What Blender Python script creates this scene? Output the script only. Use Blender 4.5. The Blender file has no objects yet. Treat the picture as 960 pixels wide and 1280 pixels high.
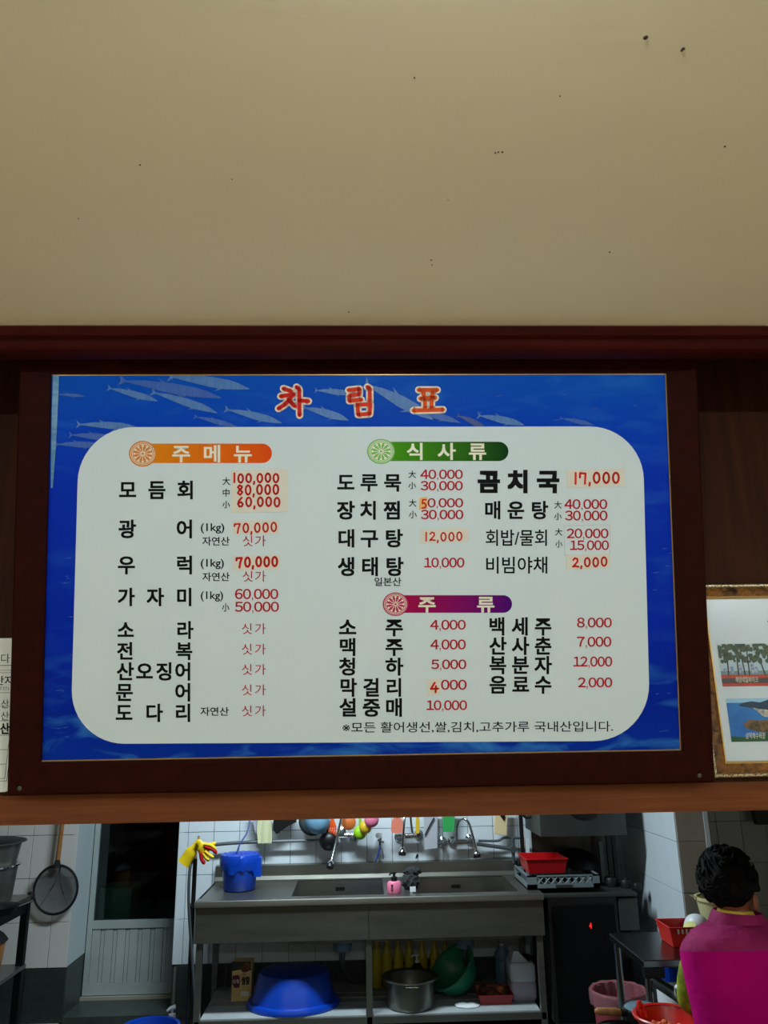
import bpy, bmesh, math, random
from math import sin, cos, pi, radians, atan2, sqrt, tan
from mathutils import Vector, Matrix
random.seed(7)
S = bpy.context.scene
COL = S.collection
# ------------------------------------------------------------------ camera
CAM = Vector((0, 0, 1.75)); FPX = 960.0
_p, _y, _r = radians(16), radians(1.9), radians(0.95)
FW = Vector((sin(_y)*cos(_p), cos(_y)*cos(_p), sin(_p)))
_R0 = Vector((cos(_y), -sin(_y), 0)); _U0 = _R0.cross(FW)
RT = cos(_r)*_R0 - sin(_r)*_U0; UP = cos(_r)*_U0 + sin(_r)*_R0
cd = bpy.data.cameras.new('camera'); cam = bpy.data.objects.new('camera', cd); COL.objects.link(cam)
cd.sensor_fit = 'VERTICAL'; cd.sensor_height = 32.0; cd.lens = 32.0*FPX/1280; cd.clip_start = .05
cam.matrix_world = Matrix.Translation(CAM) @ Matrix((RT, UP, -FW)).transposed().to_4x4()
S.camera = cam
# ------------------------------------------------------------------ world, exposure
S.view_settings.view_transform = 'Standard'; S.view_settings.look = 'None'
S.view_settings.exposure = 0.0; S.view_settings.gamma = 1.0; S.view_settings.use_curve_mapping = False
W = bpy.data.worlds.new('world'); S.world = W; W.use_nodes = True
W.node_tree.nodes['Background'].inputs[0].default_value = (.02, .025, .035, 1)
W.node_tree.nodes['Background'].inputs[1].default_value = 0.3
def area(name, loc, rot, sx, sy, power, col):
    l = bpy.data.lights.new(name, 'AREA'); l.shape = 'RECTANGLE'; l.size = sx; l.size_y = sy
    l.energy = power; l.color = col
    o = bpy.data.objects.new(name, l); o.location = loc; o.rotation_euler = rot; COL.objects.link(o)
    return o
CZ = 2.768      # dining ceiling height
# light given downwards by the ceiling lamps (fixtures are modelled below)
LPOW = (21, 38, 41, 41); LCOL = (.84, .95, 1.0)
DINING = [(0.12, 0.3), (0.1, -1.6), (-2.2, -0.6), (2.4, -0.6)]
def point(name, loc, power, rad, col):
    l = bpy.data.lights.new(name, 'POINT'); l.energy = power; l.shadow_soft_size = rad; l.color = col
    o = bpy.data.objects.new(name, l); o.location = loc; COL.objects.link(o)
for i, (x, y) in enumerate(DINING):
    point('lamp_light', (x, y, CZ-.06), LPOW[i], .02, LCOL)
area('kitchen_lamp_light', (-.25, 4.3, 2.6), (0, 0, 0), 1.2, .2, 78, (.78, .93, 1.0))

# ------------------------------------------------------------------ helpers
def at(px, py, X=None, Y=None, Z=None):
    d = FW + RT*((px-480)/FPX) + UP*((640-py)/FPX)
    t = (X-CAM.x)/d.x if X is not None else (Y-CAM.y)/d.y if Y is not None else (Z-CAM.z)/d.z
    return CAM + d*t
WL = {}
def wl(p): return WL.get(p.name, Vector((0, 0, 0))) if p else Vector((0, 0, 0))
def root(name, label, cat, loc, group=None):
    o = bpy.data.objects.new(name, None); COL.objects.link(o); o.location = loc
    o.empty_display_size = .05
    o['label'] = label; o['category'] = cat
    if group: o['group'] = group
    WL[o.name] = Vector(loc); return o
def tag(o, label, cat, group=None):
    o['label'] = label; o['category'] = cat
    if group: o['group'] = group
    return o
def obj(name, bm, m, parent=None, smooth=None, origin=None, label=None, bevel=0):
    """link a bmesh given in world coordinates as one mesh object"""
    me = bpy.data.meshes.new(name)
    o = None
    if parent is not None: org = wl(parent)
    elif origin is not None: org = Vector(origin)
    else:
        xs = [v.co for v in bm.verts]
        lo = Vector((min(v.x for v in xs), min(v.y for v in xs), min(v.z for v in xs)))
        hi = Vector((max(v.x for v in xs), max(v.y for v in xs), max(v.z for v in xs)))
        org = Vector(((lo.x+hi.x)/2, (lo.y+hi.y)/2, lo.z))
    bmesh.ops.translate(bm, verts=bm.verts, vec=-org)
    if smooth: 
        for f in bm.faces: f.smooth = True
        for e in bm.edges:
            if len(e.link_faces) == 2 and e.calc_face_angle(0) > radians(40): e.smooth = False
    bm.to_mesh(me); bm.free()
    for mm in (m if isinstance(m, (list, tuple)) else [m]): me.materials.append(mm)
    o = bpy.data.objects.new(name, me); COL.objects.link(o)
    if parent is not None: o.parent = parent; o.location = (0, 0, 0)
    else: o.location = org
    WL[o.name] = org
    if label: o['label'] = label
    if bevel:
        b = o.modifiers.new('bevel', 'BEVEL'); b.width = bevel; b.segments = 2; b.limit_method = 'ANGLE'
    return o
def struct(name, bm, m, parent=None, **k):
    o = obj(name, bm, m, parent, origin=(0, 0, 0) if parent is None else None, **k)
    if parent is None: o['kind'] = 'structure'
    return o
NB = bmesh.new
def box(bm, a, b, mi=0):
    x0, x1 = sorted((a[0], b[0])); y0, y1 = sorted((a[1], b[1])); z0, z1 = sorted((a[2], b[2]))
    v = [bm.verts.new(p) for p in ((x0,y0,z0),(x1,y0,z0),(x1,y1,z0),(x0,y1,z0),(x0,y0,z1),(x1,y0,z1),(x1,y1,z1),(x0,y1,z1))]
    for q in ((0,3,2,1),(4,5,6,7),(0,1,5,4),(1,2,6,5),(2,3,7,6),(3,0,4,7)):
        bm.faces.new([v[i] for i in q]).material_index = mi
    return bm
def bx(a, b): return box(NB(), a, b)
def cbox(c, s): return bx((c[0]-s[0]/2, c[1]-s[1]/2, c[2]-s[2]/2), (c[0]+s[0]/2, c[1]+s[1]/2, c[2]+s[2]/2))
def basis(d):
    d = Vector(d).normalized(); a = Vector((0, 0, 1)) if abs(d.z) < .9 else Vector((1, 0, 0))
    u = d.cross(a).normalized(); return u, d.cross(u).normalized()
def tube(bm, pts, r, n=8, caps=True):
    pts = [Vector(p) for p in pts]; rs = r if isinstance(r, (list, tuple)) else [r]*len(pts)
    rings = []; u = None
    for i, p in enumerate(pts):
        d = (pts[min(i+1, len(pts)-1)]-pts[max(i-1, 0)]).normalized()
        if u is None: u, v = basis(d)
        else:
            u = (u-d*u.dot(d)).normalized(); v = d.cross(u)
        rings.append([bm.verts.new(p+(u*cos(2*pi*k/n)+v*sin(2*pi*k/n))*rs[i]) for k in range(n)])
    for a, b in zip(rings, rings[1:]):
        for k in range(n): bm.faces.new((a[k], a[(k+1) % n], b[(k+1) % n], b[k]))
    if caps: bm.faces.new(rings[0][::-1]); bm.faces.new(rings[-1])
    return bm
def curve(pts, k=6):
    """Catmull-Rom through points"""
    P = [Vector(p) for p in pts]; P = [P[0]*2-P[1]]+P+[P[-1]*2-P[-2]]; out = []
    for i in range(1, len(P)-2):
        for j in range(k):
            t = j/k; a, b, c, d = P[i-1], P[i], P[i+1], P[i+2]
            out.append(.5*((2*b)+(c-a)*t+(2*a-5*b+4*c-d)*t*t+(3*b-a-3*c+d)*t**3))
    out.append(P[-2]); return out
def lathe(bm, c, prof, n=32, axis=(0, 0, 1), sx=1, sy=1, a0=0, a1=2*pi):
    """prof: list of (radius, height) along the axis from c; sx, sy oval factors"""
    c = Vector(c); ax = Vector(axis).normalized()
    if abs(ax.z) > .999: u, v = Vector((1, 0, 0)), Vector((0, ax.z, 0))
    else: u, v = basis(ax)
    rings = []
    for (r, h) in prof:
        if r < 1e-5: rings.append([bm.verts.new(c+ax*h)]*n)
        else: rings.append([bm.verts.new(c+ax*h+u*(cos(2*pi*k/n)*r*sx)+v*(sin(2*pi*k/n)*r*sy)) for k in range(n)])
    for a, b in zip(rings, rings[1:]):
        for k in range(n):
            q = []
            for w in (a[k], a[(k+1) % n], b[(k+1) % n], b[k]):
                if w not in q: q.append(w)
            if len(q) > 2:
                try: bm.faces.new(q)
                except ValueError: pass
    return bm
def prism(bm, pts, off):
    """polygon pts (world) extruded by vector off"""
    off = Vector(off); a = [bm.verts.new(p) for p in pts]; b = [bm.verts.new(Vector(p)+off) for p in pts]; n = len(a)
    bm.faces.new(a); bm.faces.new(b[::-1])
    for k in range(n): bm.faces.new((a[(k+1) % n], a[k], b[k], b[(k+1) % n]))
    bmesh.ops.recalc_face_normals(bm, faces=bm.faces); return bm
def loft(bm, rings, cap=True):
    R = [[bm.verts.new(p) for p in r] for r in rings]; n = len(R[0])
    for a, b in zip(R, R[1:]):
        for k in range(n): bm.faces.new((a[k], a[(k+1) % n], b[(k+1) % n], b[k]))
    if cap: bm.faces.new(R[0][::-1]); bm.faces.new(R[-1])
    bmesh.ops.recalc_face_normals(bm, faces=bm.faces); return bm
# ------------------------------------------------------------------ materials
def lin(c): return tuple(((v/255)/12.92 if v/255 <= .04045 else ((v/255+.055)/1.055)**2.4) for v in c)
def mat(name, rgb, rough=.6, metal=0, noise=0, nscale=8, stretch=(1, 1, 1), rgb2=None, bump=0, bscale=60, bstretch=None,
        spec=.5, trans=0, alpha=1, emit=None, es=0, coat=0, sss=0, dist=.4, detail=5, bdist=.002):
    m = bpy.data.materials.new(name); m.use_nodes = True; N = m.node_tree.nodes; L = m.node_tree.links
    b = N['Principled BSDF']; c = lin(rgb)
    b.inputs['Base Color'].default_value = (*c, 1); b.inputs['Roughness'].default_value = rough
    b.inputs['Metallic'].default_value = metal; b.inputs['Specular IOR Level'].default_value = spec
    b.inputs['Transmission Weight'].default_value = trans; b.inputs['Alpha'].default_value = alpha
    b.inputs['Coat Weight'].default_value = coat
    if sss: b.inputs['Subsurface Weight'].default_value = sss; b.inputs['Subsurface Scale'].default_value = .02
    if emit: b.inputs['Emission Color'].default_value = (*lin(emit), 1); b.inputs['Emission Strength'].default_value = es
    tc = N.new('ShaderNodeTexCoord')
    def nz(scale, st, det=5, d=0):
        mp = N.new('ShaderNodeMapping'); mp.inputs['Scale'].default_value = st; L.new(tc.outputs['Object'], mp.inputs[0])
        n = N.new('ShaderNodeTexNoise'); n.inputs['Scale'].default_value = scale; n.inputs['Detail'].default_value = det
        n.inputs['Distortion'].default_value = d; L.new(mp.outputs[0], n.inputs[0]); return n
    if rgb2:
        n = nz(nscale, stretch, detail, dist); r = N.new('ShaderNodeValToRGB')
        r.color_ramp.elements[0].position = .5-.5*(noise or .3); r.color_ramp.elements[1].position = .5+.5*(noise or .3)
        r.color_ramp.elements[0].color = (*c, 1); r.color_ramp.elements[1].color = (*lin(rgb2), 1)
        L.new(n.outputs[0], r.inputs[0]); L.new(r.outputs[0], b.inputs['Base Color'])
    if bump:
        n2 = nz(bscale, bstretch or stretch, 3); bp = N.new('ShaderNodeBump'); bp.inputs['Strength'].default_value = bump
        bp.inputs['Distance'].default_value = bdist; L.new(n2.outputs[0], bp.inputs['Height']); L.new(bp.outputs[0], b.inputs['Normal'])
    return m
def ramp_x(name, c0, c1):
    m = bpy.data.materials.new(name); m.use_nodes = True; N = m.node_tree.nodes; L = m.node_tree.links
    b = N['Principled BSDF']; b.inputs['Roughness'].default_value = .6; b.inputs['Specular IOR Level'].default_value = .1
    tc = N.new('ShaderNodeTexCoord'); sp = N.new('ShaderNodeSeparateXYZ'); r = N.new('ShaderNodeValToRGB')
    L.new(tc.outputs['Generated'], sp.inputs[0]); L.new(sp.outputs[0], r.inputs[0]); L.new(r.outputs[0], b.inputs['Base Color'])
    r.color_ramp.elements[0].color = (*lin(c0), 1); r.color_ramp.elements[1].color = (*lin(c1), 1)
    return m
M = {}
M['ceil'] = mat('ceiling_paper', (238,226,196), .5, rgb2=(233,220,190), noise=.5, nscale=1.2, stretch=(.3,3,1), bump=.12, bscale=14, bstretch=(.2,3,1), spec=.35)
M['wallwood'] = mat('wood_panelling', (62,29,10), .65, rgb2=(42,18,6), noise=.45, nscale=5, stretch=(6,6,.35), bump=.1, bscale=30, spec=.12)
M['beamwood'] = mat('beam_wood', (120,66,32), .6, rgb2=(86,44,20), noise=.5, nscale=5, stretch=(.45,8,8), bump=.08, bscale=30, spec=.15, dist=1.2)
M['framewood'] = mat('dark_frame_wood', (46,10,5), .6, rgb2=(30,5,3), noise=.6, nscale=5, stretch=(5,5,5), spec=.05)
M['mould'] = mat('moulding_wood', (62,13,7), .6, rgb2=(38,8,4), noise=.6, nscale=6, stretch=(.4,6,6), spec=.06)
M['darkwood'] = mat('recess_wood', (30,18,12), .8)
M['plaster'] = mat('dining_plaster', (228,220,200), .8, rgb2=(220,212,192), noise=.5, nscale=2)
M['dfloor'] = mat('dining_floor_vinyl', (230,216,190), .5, rgb2=(222,206,178), noise=.5, nscale=4, stretch=(1,8,1))
M['kplaster'] = mat('kitchen_ceiling_paint', (165,170,168), .8, rgb2=(150,155,152), noise=.5, nscale=2)
M['grout'] = mat('grout', (96,94,90), .9)
M['grout2'] = mat('pale_grout', (150,148,135), .9)
M['tile'] = mat('white_glazed_tile', (218,228,234), .25, rgb2=(208,220,228), noise=.6, nscale=2.5, spec=.5)
M['tile_b'] = mat('beige_glazed_tile', (212,210,206), .3, rgb2=(202,200,197), noise=.6, nscale=2.5)
M['tile_p'] = mat('brown_glazed_tile', (176,166,152), .32, rgb2=(150,138,126), noise=.6, nscale=3)
M['tile_d'] = mat('dark_granite_tile', (52,62,58), .4, rgb2=(36,44,42), noise=.5, nscale=40)
M['kfloor'] = mat('kitchen_floor', (62,70,66), .45, rgb2=(46,54,52), noise=.5, nscale=12)
M['steel'] = mat('brushed_steel', (136,136,128), .36, .85, rgb2=(112,112,106), noise=.6, nscale=3, stretch=(1,1,6), bump=.05, bscale=90, bstretch=(.2,.2,8))
M['steel_d'] = mat('dull_dark_steel', (88,90,87), .5, .7, rgb2=(68,70,68), noise=.6, nscale=4)
M['black_steel'] = mat('blackened_steel', (13,15,15), .5, .3, spec=.25)
M['chrome'] = mat('chrome', (205,208,210), .12, 1)
M['pipe'] = mat('grey_pipe', (92,98,102), .4, .5)
M['blk'] = mat('black_plastic', (16,16,17), .4)
M['blackiron'] = mat('black_iron', (20,20,21), .5, .3)
M['alu'] = mat('pale_door_paint', (176,186,186), .45, .1, rgb2=(160,170,170), noise=.5, nscale=6)
M['jamb'] = mat('painted_jamb', (176,190,192), .5)
M['glass'] = mat('door_glass', (190,205,205), .03, 0, trans=1, spec=.5)
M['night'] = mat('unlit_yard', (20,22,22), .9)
M['green_sheet'] = mat('dull_green_sheet', (60,110,90), .6)
M['blue'] = mat('blue_plastic', (4,66,185), .35, rgb2=(3,60,172), noise=.6, nscale=4)
M['bluebag'] = mat('blue_bag_film', (8,72,190), .3, bump=.6, bscale=25, rgb2=(4,48,158), noise=.6, nscale=9)
M['cord'] = mat('blue_cord', (20,50,130), .5)
M['red'] = mat('red_plastic', (180,10,18), .35)
M['redbowl'] = mat('orange_red_plastic', (195,24,14), .35)
M['darkred'] = mat('dark_red_plastic', (150,25,28), .4)
M['grey_pl'] = mat('grey_rack_plastic', (108,120,122), .5)
M['yellow'] = mat('yellow_rubber', (225,195,20), .45, rgb2=(210,175,20), noise=.5, nscale=12)
M['oil'] = mat('yellow_bottle', (178,160,14), .35, rgb2=(160,140,16), noise=.5, nscale=10)
M['oilcap'] = mat('yellow_cap', (190,165,30), .4)
M['orange'] = mat('orange_plastic', (235,90,30), .4)
M['orange2'] = mat('amber_plastic', (205,110,50), .5)
M['salmon'] = mat('salmon_plastic', (222,128,105), .45)
M['green'] = mat('green_board', (50,165,85), .5)
M['lime'] = mat('lime_plastic', (150,205,30), .4)
M['mustard'] = mat('mustard_plastic', (215,180,40), .4)
M['pink'] = mat('pink_plastic', (225,120,155), .4)
M['cream'] = mat('cream_wood_board', (225,205,160), .5)
M['greymat'] = mat('pale_grey_mat', (175,180,188), .5)
M['towel'] = mat('pale_yellow_towel', (205,208,165), .9, bump=.5, bscale=70)
M['wood'] = mat('bamboo_wood', (165,115,60), .5, rgb2=(120,78,38), noise=.5, nscale=10, stretch=(6,6,1))
M['wire'] = mat('strainer_wire', (120,122,124), .5, .6)
M['teal'] = mat('green_basin_plastic', (28,120,88), .4)
M['white'] = mat('white_plastic', (215,220,222), .4, sss=.0)
M['milky'] = mat('milky_plastic', (205,212,220), .4)
M['liquid'] = mat('lilac_liquid', (176,170,188), .4)
M['bluegrey'] = mat('blue_grey_pipe', (95,125,150), .4)
M['card'] = mat('tan_carton', (226,196,130), .6, rgb2=(214,182,112), noise=.5, nscale=6)
M['carddark'] = mat('dark_carton_print', (40,36,30), .6)
M['maroon'] = mat('maroon_print', (110,20,45), .6)
M['ink'] = mat('black_ink', (4,4,6), .6, spec=.12)
M['redink'] = mat('red_ink', (172,8,30), .6, spec=.12)
M['redpen'] = mat('red_marker', (205,32,18), .6, spec=.15)
M['sticker'] = mat('paper_sticker', (218,214,204), .6, spec=.2)
M['sticker_o'] = mat('orange_sticker', (235,180,110), .6)
M['panel'] = mat('white_print', (206,220,228), .5, spec=.2)
M['outline'] = mat('pale_outline', (232,216,196), .5, spec=.2)
M['titlered'] = mat('title_red', (205,22,12), .5, spec=.15)
M['titlemid'] = mat('title_orange_red', (214,48,18), .5, spec=.15)
M['titleor'] = mat('title_orange', (222,78,10), .5, spec=.15)
M['pale'] = mat('pale_print', (232,228,210), .4)
M['fish'] = mat('printed_fish', (84,134,190), .5, rgb2=(30,86,170), noise=.9, nscale=14, stretch=(8,1,1.5), detail=5)
M['fish2'] = mat('printed_fish_faint', (44,96,180), .5, rgb2=(22,72,168), noise=.5, nscale=10, stretch=(14,1,1.5))
M['fishdark'] = mat('printed_fin', (10,50,130), .35)
M['tape'] = mat('clear_tape', (90,150,190), .2, rgb2=(50,110,165), noise=.4, nscale=12, stretch=(1,1,5))
M['gold'] = mat('gold_edge', (205,165,95), .35, .6)
M['rope'] = mat('gilt_rope', (225,210,170), .4, .5, rgb2=(90,70,40), noise=.2, nscale=220)
M['marble'] = mat('marbled_brown', (150,98,40), .4, rgb2=(45,22,10), noise=.35, nscale=38, detail=6, dist=1)
M['mat_print'] = mat('pale_blue_mount', (208,222,236), .25)
M['paper'] = mat('white_paper', (222,226,222), .5)
M['skin'] = mat('skin', (150,86,56), .55, sss=.1)
M['hair'] = mat('black_hair', (7,6,6), .75, spec=.15, bump=1, bscale=120)
M['vest'] = mat('magenta_vest', (200,3,126), .9, rgb2=(182,2,112), noise=.5, nscale=9, bump=.9, bscale=11, bdist=.012, spec=.1)
M['yoke'] = mat('dusty_pink_yoke', (158,34,98), .7, rgb2=(132,24,80), noise=.4, nscale=12, bump=1, bscale=16, bdist=.012, spec=.2)
M['sleeve'] = mat('yellow_green_sleeve', (158,172,10), .8, rgb2=(100,114,12), noise=.35, nscale=26, bump=.8, bscale=20, bdist=.008)
M['trousers'] = mat('dark_trousers', (38,38,46), .85)
M['glove'] = mat('white_glove', (220,222,222), .6)
M['pinkbin'] = mat('pink_bin', (150,58,68), .45)
M['bag'] = mat('thin_bag_film', (150,100,110), .25, bump=.8, bscale=30, alpha=.55)
M['beige_pl'] = mat('beige_bucket', (196,190,140), .5)
M['kimchi'] = mat('chopped_food', (225,120,70), .6, rgb2=(190,60,30), noise=.3, nscale=60)
M['led'] = mat('red_led', (255,30,30), .5, emit=(255,30,40), es=1.0)
M['lampglow'] = mat('lamp_diffuser', (240,245,250), .5, emit=(235,245,255), es=2.2)
M['lampframe'] = mat('lamp_frame', (225,225,225), .5)
M['speck'] = mat('dark_speck', (50,35,25), .7)
M['sponge'] = mat('dark_scrubber', (38,40,42), .9, bump=1, bscale=80)
M['amber'] = mat('amber_soap', (215,180,105), .3)
M['food'] = mat('brown_food', (120,70,35), .7, rgb2=(60,30,15), noise=.3, nscale=50)
M['shelfwhite'] = mat('worn_white_board', (168,176,178), .6, rgb2=(140,148,150), noise=.5, nscale=5)
M['dirty'] = mat('stained_plywood', (150,152,148), .6, rgb2=(120,122,118), noise=.5, nscale=6)
M['bluewater'] = mat('blue_lid', (88,140,170), .15, rgb2=(120,165,190), noise=.5, nscale=9)
def board_blue():
    m = bpy.data.materials.new('underwater_print'); m.use_nodes = True; N = m.node_tree.nodes; L = m.node_tree.links
    b = N['Principled BSDF']; b.inputs['Roughness'].default_value = .5; b.inputs['Specular IOR Level'].default_value = .06
    tc = N.new('ShaderNodeTexCoord'); sp = N.new('ShaderNodeSeparateXYZ'); L.new(tc.outputs['Generated'], sp.inputs[0])
    r = N.new('ShaderNodeValToRGB'); L.new(sp.outputs[2], r.inputs[0]); e = r.color_ramp.elements
    e[0].position = 0; e[0].color = (*lin((0,44,156)), 1); e[1].position = 1; e[1].color = (*lin((2,80,186)), 1)
    for p, c in ((.12, (0,34,150)), (.3, (0,36,164)), (.7, (0,44,178)), (.85, (0,62,184))):
        q = e.new(p); q.color = (*lin(c), 1)
    mp = N.new('ShaderNodeMapping'); mp.inputs['Scale'].default_value = (3, 1, 9); mp.inputs['Rotation'].default_value = (0, -.35, 0)
    L.new(tc.outputs['Object'], mp.inputs[0])
    n = N.new('ShaderNodeTexNoise'); n.inputs['Scale'].default_value = 2.2; n.inputs['Detail'].default_value = 7; n.inputs['Distortion'].default_value = .6
    L.new(mp.outputs[0], n.inputs[0]); r2 = N.new('ShaderNodeValToRGB'); L.new(n.outputs[0], r2.inputs[0])
    r2.color_ramp.elements[0].position = .5; r2.color_ramp.elements[1].position = .8
    r3 = N.new('ShaderNodeValToRGB'); L.new(sp.outputs[2], r3.inputs[0]); f = r3.color_ramp.elements
    f[0].position = 0; f[0].color = (1, 1, 1, 1); f[1].position = 1; f[1].color = (.25, .25, .25, 1)
    q = f.new(.3); q.color = (.12, .12, .12, 1)
    mu = N.new('ShaderNodeMath'); mu.operation = 'MULTIPLY'; L.new(r2.outputs[0], mu.inputs[0]); L.new(r3.outputs[0], mu.inputs[1])
    mx = N.new('ShaderNodeMix'); mx.data_type = 'RGBA'; L.new(mu.outputs[0], mx.inputs[0]); L.new(r.outputs[0], mx.inputs[6])
    mx.inputs[7].default_value = (*lin((60,140,215)), 1); L.new(mx.outputs[2], b.inputs['Base Color']); return m
M['blueprint'] = board_blue()

# ================================================================== SETTING
XL, XR = -3.2, 3.2; YB = -3.0; YW = 2.2; YW2 = 2.34; YK = 5.6; KZ = 2.7
struct('floor', bx((XL, YB, -.08), (XR, YW2, 0)), M['dfloor'])
cl = struct('ceiling', bx((XL, YB, CZ), (XR, 1.8, CZ+.1)), M['ceil'])
b = NB()
for (px, py, r) in ((807,47,.004),(854,61,.003),(852,63,.002),(619,191,.0018),(623,190,.0018),(628,190,.002),(539,325,.002),(540,331,.0016),
                    (762,315,.002),(906,183,.002),(175,206,.0016),(436,390,.002),(290,224,.0012),(98,273,.0012),(518,97,.0014),(341,408,.002),(560,250,.001),(700,120,.0012)):
    p = at(px, py, Z=CZ); lathe(b, (p.x, p.y, CZ), [(0, -.0016), (r*.7, -.0014), (r, 0)], 8)
o = obj('fly_speck', b, M['speck'], cl); o['kind'] = 'stuff'
struct('trim_1', bx((XL, 1.84, 3.02), (XR, YW, 3.08)), M['darkwood'])      # dark top of the slot above the sign
struct('trim_2', bx((XL, 1.845, CZ+.1), (XR, 1.875, 3.02)), M['darkwood'])
b = NB()      # ceiling edge moulding profile swept along X
zt = CZ-.001; prof = [(1.80, zt), (1.80, zt), (1.785, zt-.002), (1.785, zt-.028), (1.797, zt-.034), (1.797, zt-.040), (1.79, zt-.043), (1.79, zt-.056), (1.797, zt-.062), (1.812, zt-.066), (1.845, zt-.066), (1.845, zt+.1), (1.801, zt+.1)]
loft(b, [[(x, y, z) for (y, z) in prof[1:]] for x in (XL, XR)])
struct('trim_3', b, M['mould'])
hdr = struct('wall_front', bx((XL, YW, 1.53), (XR, YW2, 3.08)), M['wallwood'])
struct('trim_4', bx((XL, YW-.012, 1.531), (XR, YW, 1.604)), M['beamwood'])
struct('wall_counter', bx((XL, YW, 0), (XR, YW2, .86)), M['wallwood'])
struct('trim_5', bx((XL, YW-.1, .86), (XR, YW2+.1, .9)), M['beamwood'])
struct('wall_jamb_left', bx((XL, YW, .9), (-1.75, YW2, 1.53)), M['wallwood'])
struct('wall_jamb_right', bx((2.0, YW, .9), (XR, YW2, 1.53)), M['wallwood'])
struct('wall_left', bx((XL-.1, YB, 0), (XL, YK+.5, 3.08)), M['plaster'])
struct('wall_right', bx((XR, YB, 0), (XR+.1, YK+.5, 3.08)), M['plaster'])
struct('wall_back', bx((XL, YB-.1, 0), (XR, YB, CZ)), M['plaster'])
kf = struct('floor_kitchen', bx((XL, YW2, -.08), (XR, YK+.6, 0)), M['kfloor'])
struct('ceiling_kitchen', bx((XL, YW2, KZ), (XR, YK, KZ+.1)), M['kplaster'])
# kitchen back wall with a door opening
DX0, DX1, DZ = -1.90, -1.23, 2.0
b = NB(); box(b, (XL, YK+.006, 0), (DX0-.012, YK+.1, KZ)); box(b, (DX1+.012, YK+.006, 0), (XR, YK+.1, KZ)); box(b, (DX0, YK+.006, DZ), (DX1, YK+.1, KZ))
wk = struct('wall_kitchen', b, M['grout'])
TW, TH = .1715, .264; Z0 = .331
def mesh_once(name, bm, m):
    me = bpy.data.meshes.new(name); bm.to_mesh(me); bm.free(); me.materials.append(m); return me
def tilemesh(w, h, d, m, axis='y'):
    e = .0016; b = NB()
    if axis == 'y': pts = lambda k, y: [(k, y, k), (w-k, y, k), (w-k, y, h-k), (k, y, h-k)]
    else: pts = lambda k, y: [(y, k, k), (y, w-k, k), (y, w-k, h-k), (y, k, h-k)]
    loft(b, [pts(e, d), pts(e, .0012), pts(e+.0012, 0)])
    return mesh_once('tile', b, m)
TM = {}
def tile(parent, loc, w, h, m, axis='y', d=.008):
    key = (round(w, 4), round(h, 4), m.name, axis)
    if key not in TM: TM[key] = tilemesh(w, h, d, m, axis)
    o = bpy.data.objects.new('tile', TM[key]); COL.objects.link(o); o.parent = parent; o.location = Vector(loc)-wl(parent)
x0 = -.6525; cols = range(-16, 23)
for k in cols:
    xa = x0+k*TW; xb = xa+TW
    if xb < -2.45 or xa > 3.0: continue
    for r in range(5):
        za = Z0+r*TH
        if xa > 1.2 and xa < 1.75 and r < 1: continue
        segs = [(xa, xb)]
        if xb > DX0 and xa < DX1:
            segs = [s for s in ((xa, min(xb, DX0)), (max(xa, DX1), xb)) if s[1]-s[0] > .02]
        for (a, c) in segs:
            mm = M['tile_b'] if c < DX0+.01 or a > 1.9 else M['tile']
            tile(wk, (a, YK-.002, za), c-a, TH, mm)
for xa in (-2.48, -2.16, -1.2+.0, -.88, -.56, -.24, .08, .4, .72, 1.04, 1.36):
    w = .26 if xa == -2.16 else .31; 
    tile(wk, (xa, YK-.004, .022), w, Z0-.026, M['tile_d'])
struct('baseboard_kitchen', bx((-2.5, YK-.03, 0), (DX0-.02, YK+.006, .02)), M['grout2'])
# door recess jambs
YD = 5.93
for nm, x in (('left', DX0), ('right', DX1)):
    s = -1 if nm == 'left' else 1
    struct('trim_6' if s < 0 else 'trim_7', bx((x, YK-.001, .335), (x+s*.03, YD, DZ)), M['jamb'])
    struct('trim_8' if s < 0 else 'trim_9', bx((x-.0*s, YK+.008, 0), (x+s*.03, YD, .333)), M['tile_d'])
struct('trim_10', bx((DX0, YK+.1, DZ), (DX1, YD, DZ+.03)), M['jamb'])
struct('trim_11', bx((DX0, YD-.02, .05), (DX1, YD+.04, .07)), M['grout2'])
struct('floor_recess', bx((DX0, YK+.0, 0), (DX1, YD+.04, .05)), M['kfloor'])
dr = bpy.data.objects.new('door_1', None); COL.objects.link(dr); dr.location = (DX0, YD, .07); dr['kind'] = 'structure'; WL[dr.name] = Vector(dr.location)
b = NB(); x0d, x1d = DX0+.005, DX1-.005
box(b, (x0d, YD, .075), (x0d+.035, YD+.035, DZ)); box(b, (x1d-.035, YD, .075), (x1d, YD+.035, DZ))
obj('stile', b, M['alu'], dr)
b = bx((x0d+.035, YD+.001, .075), (x1d-.035, YD+.034, .145)); obj('bottom_rail', b, M['alu'], dr)
b = bx((x0d+.035, YD-.002, .48), (x1d-.035, YD+.036, .53)); obj('middle_rail', b, M['alu'], dr)
b = bx((x0d+.035, YD+.001, 1.93), (x1d-.035, YD+.034, DZ)); obj('top_rail', b, M['alu'], dr)
xx = x0d+.037; i = 0
while xx < x1d-.045:
    w = .058 if i % 2 == 0 else .027; w = min(w, x1d-.037-xx)
    obj('board', bx((xx, YD+(.006 if i % 2 == 0 else .01), .146), (xx+w-.003, YD+.028, .478)), M['alu'], dr, bevel=.001); xx += w; i += 1
obj('pane', bx((x0d+.036, YD+.014, .531), (x1d-.036, YD+.02, 1.929)), M['glass'], dr)
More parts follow.
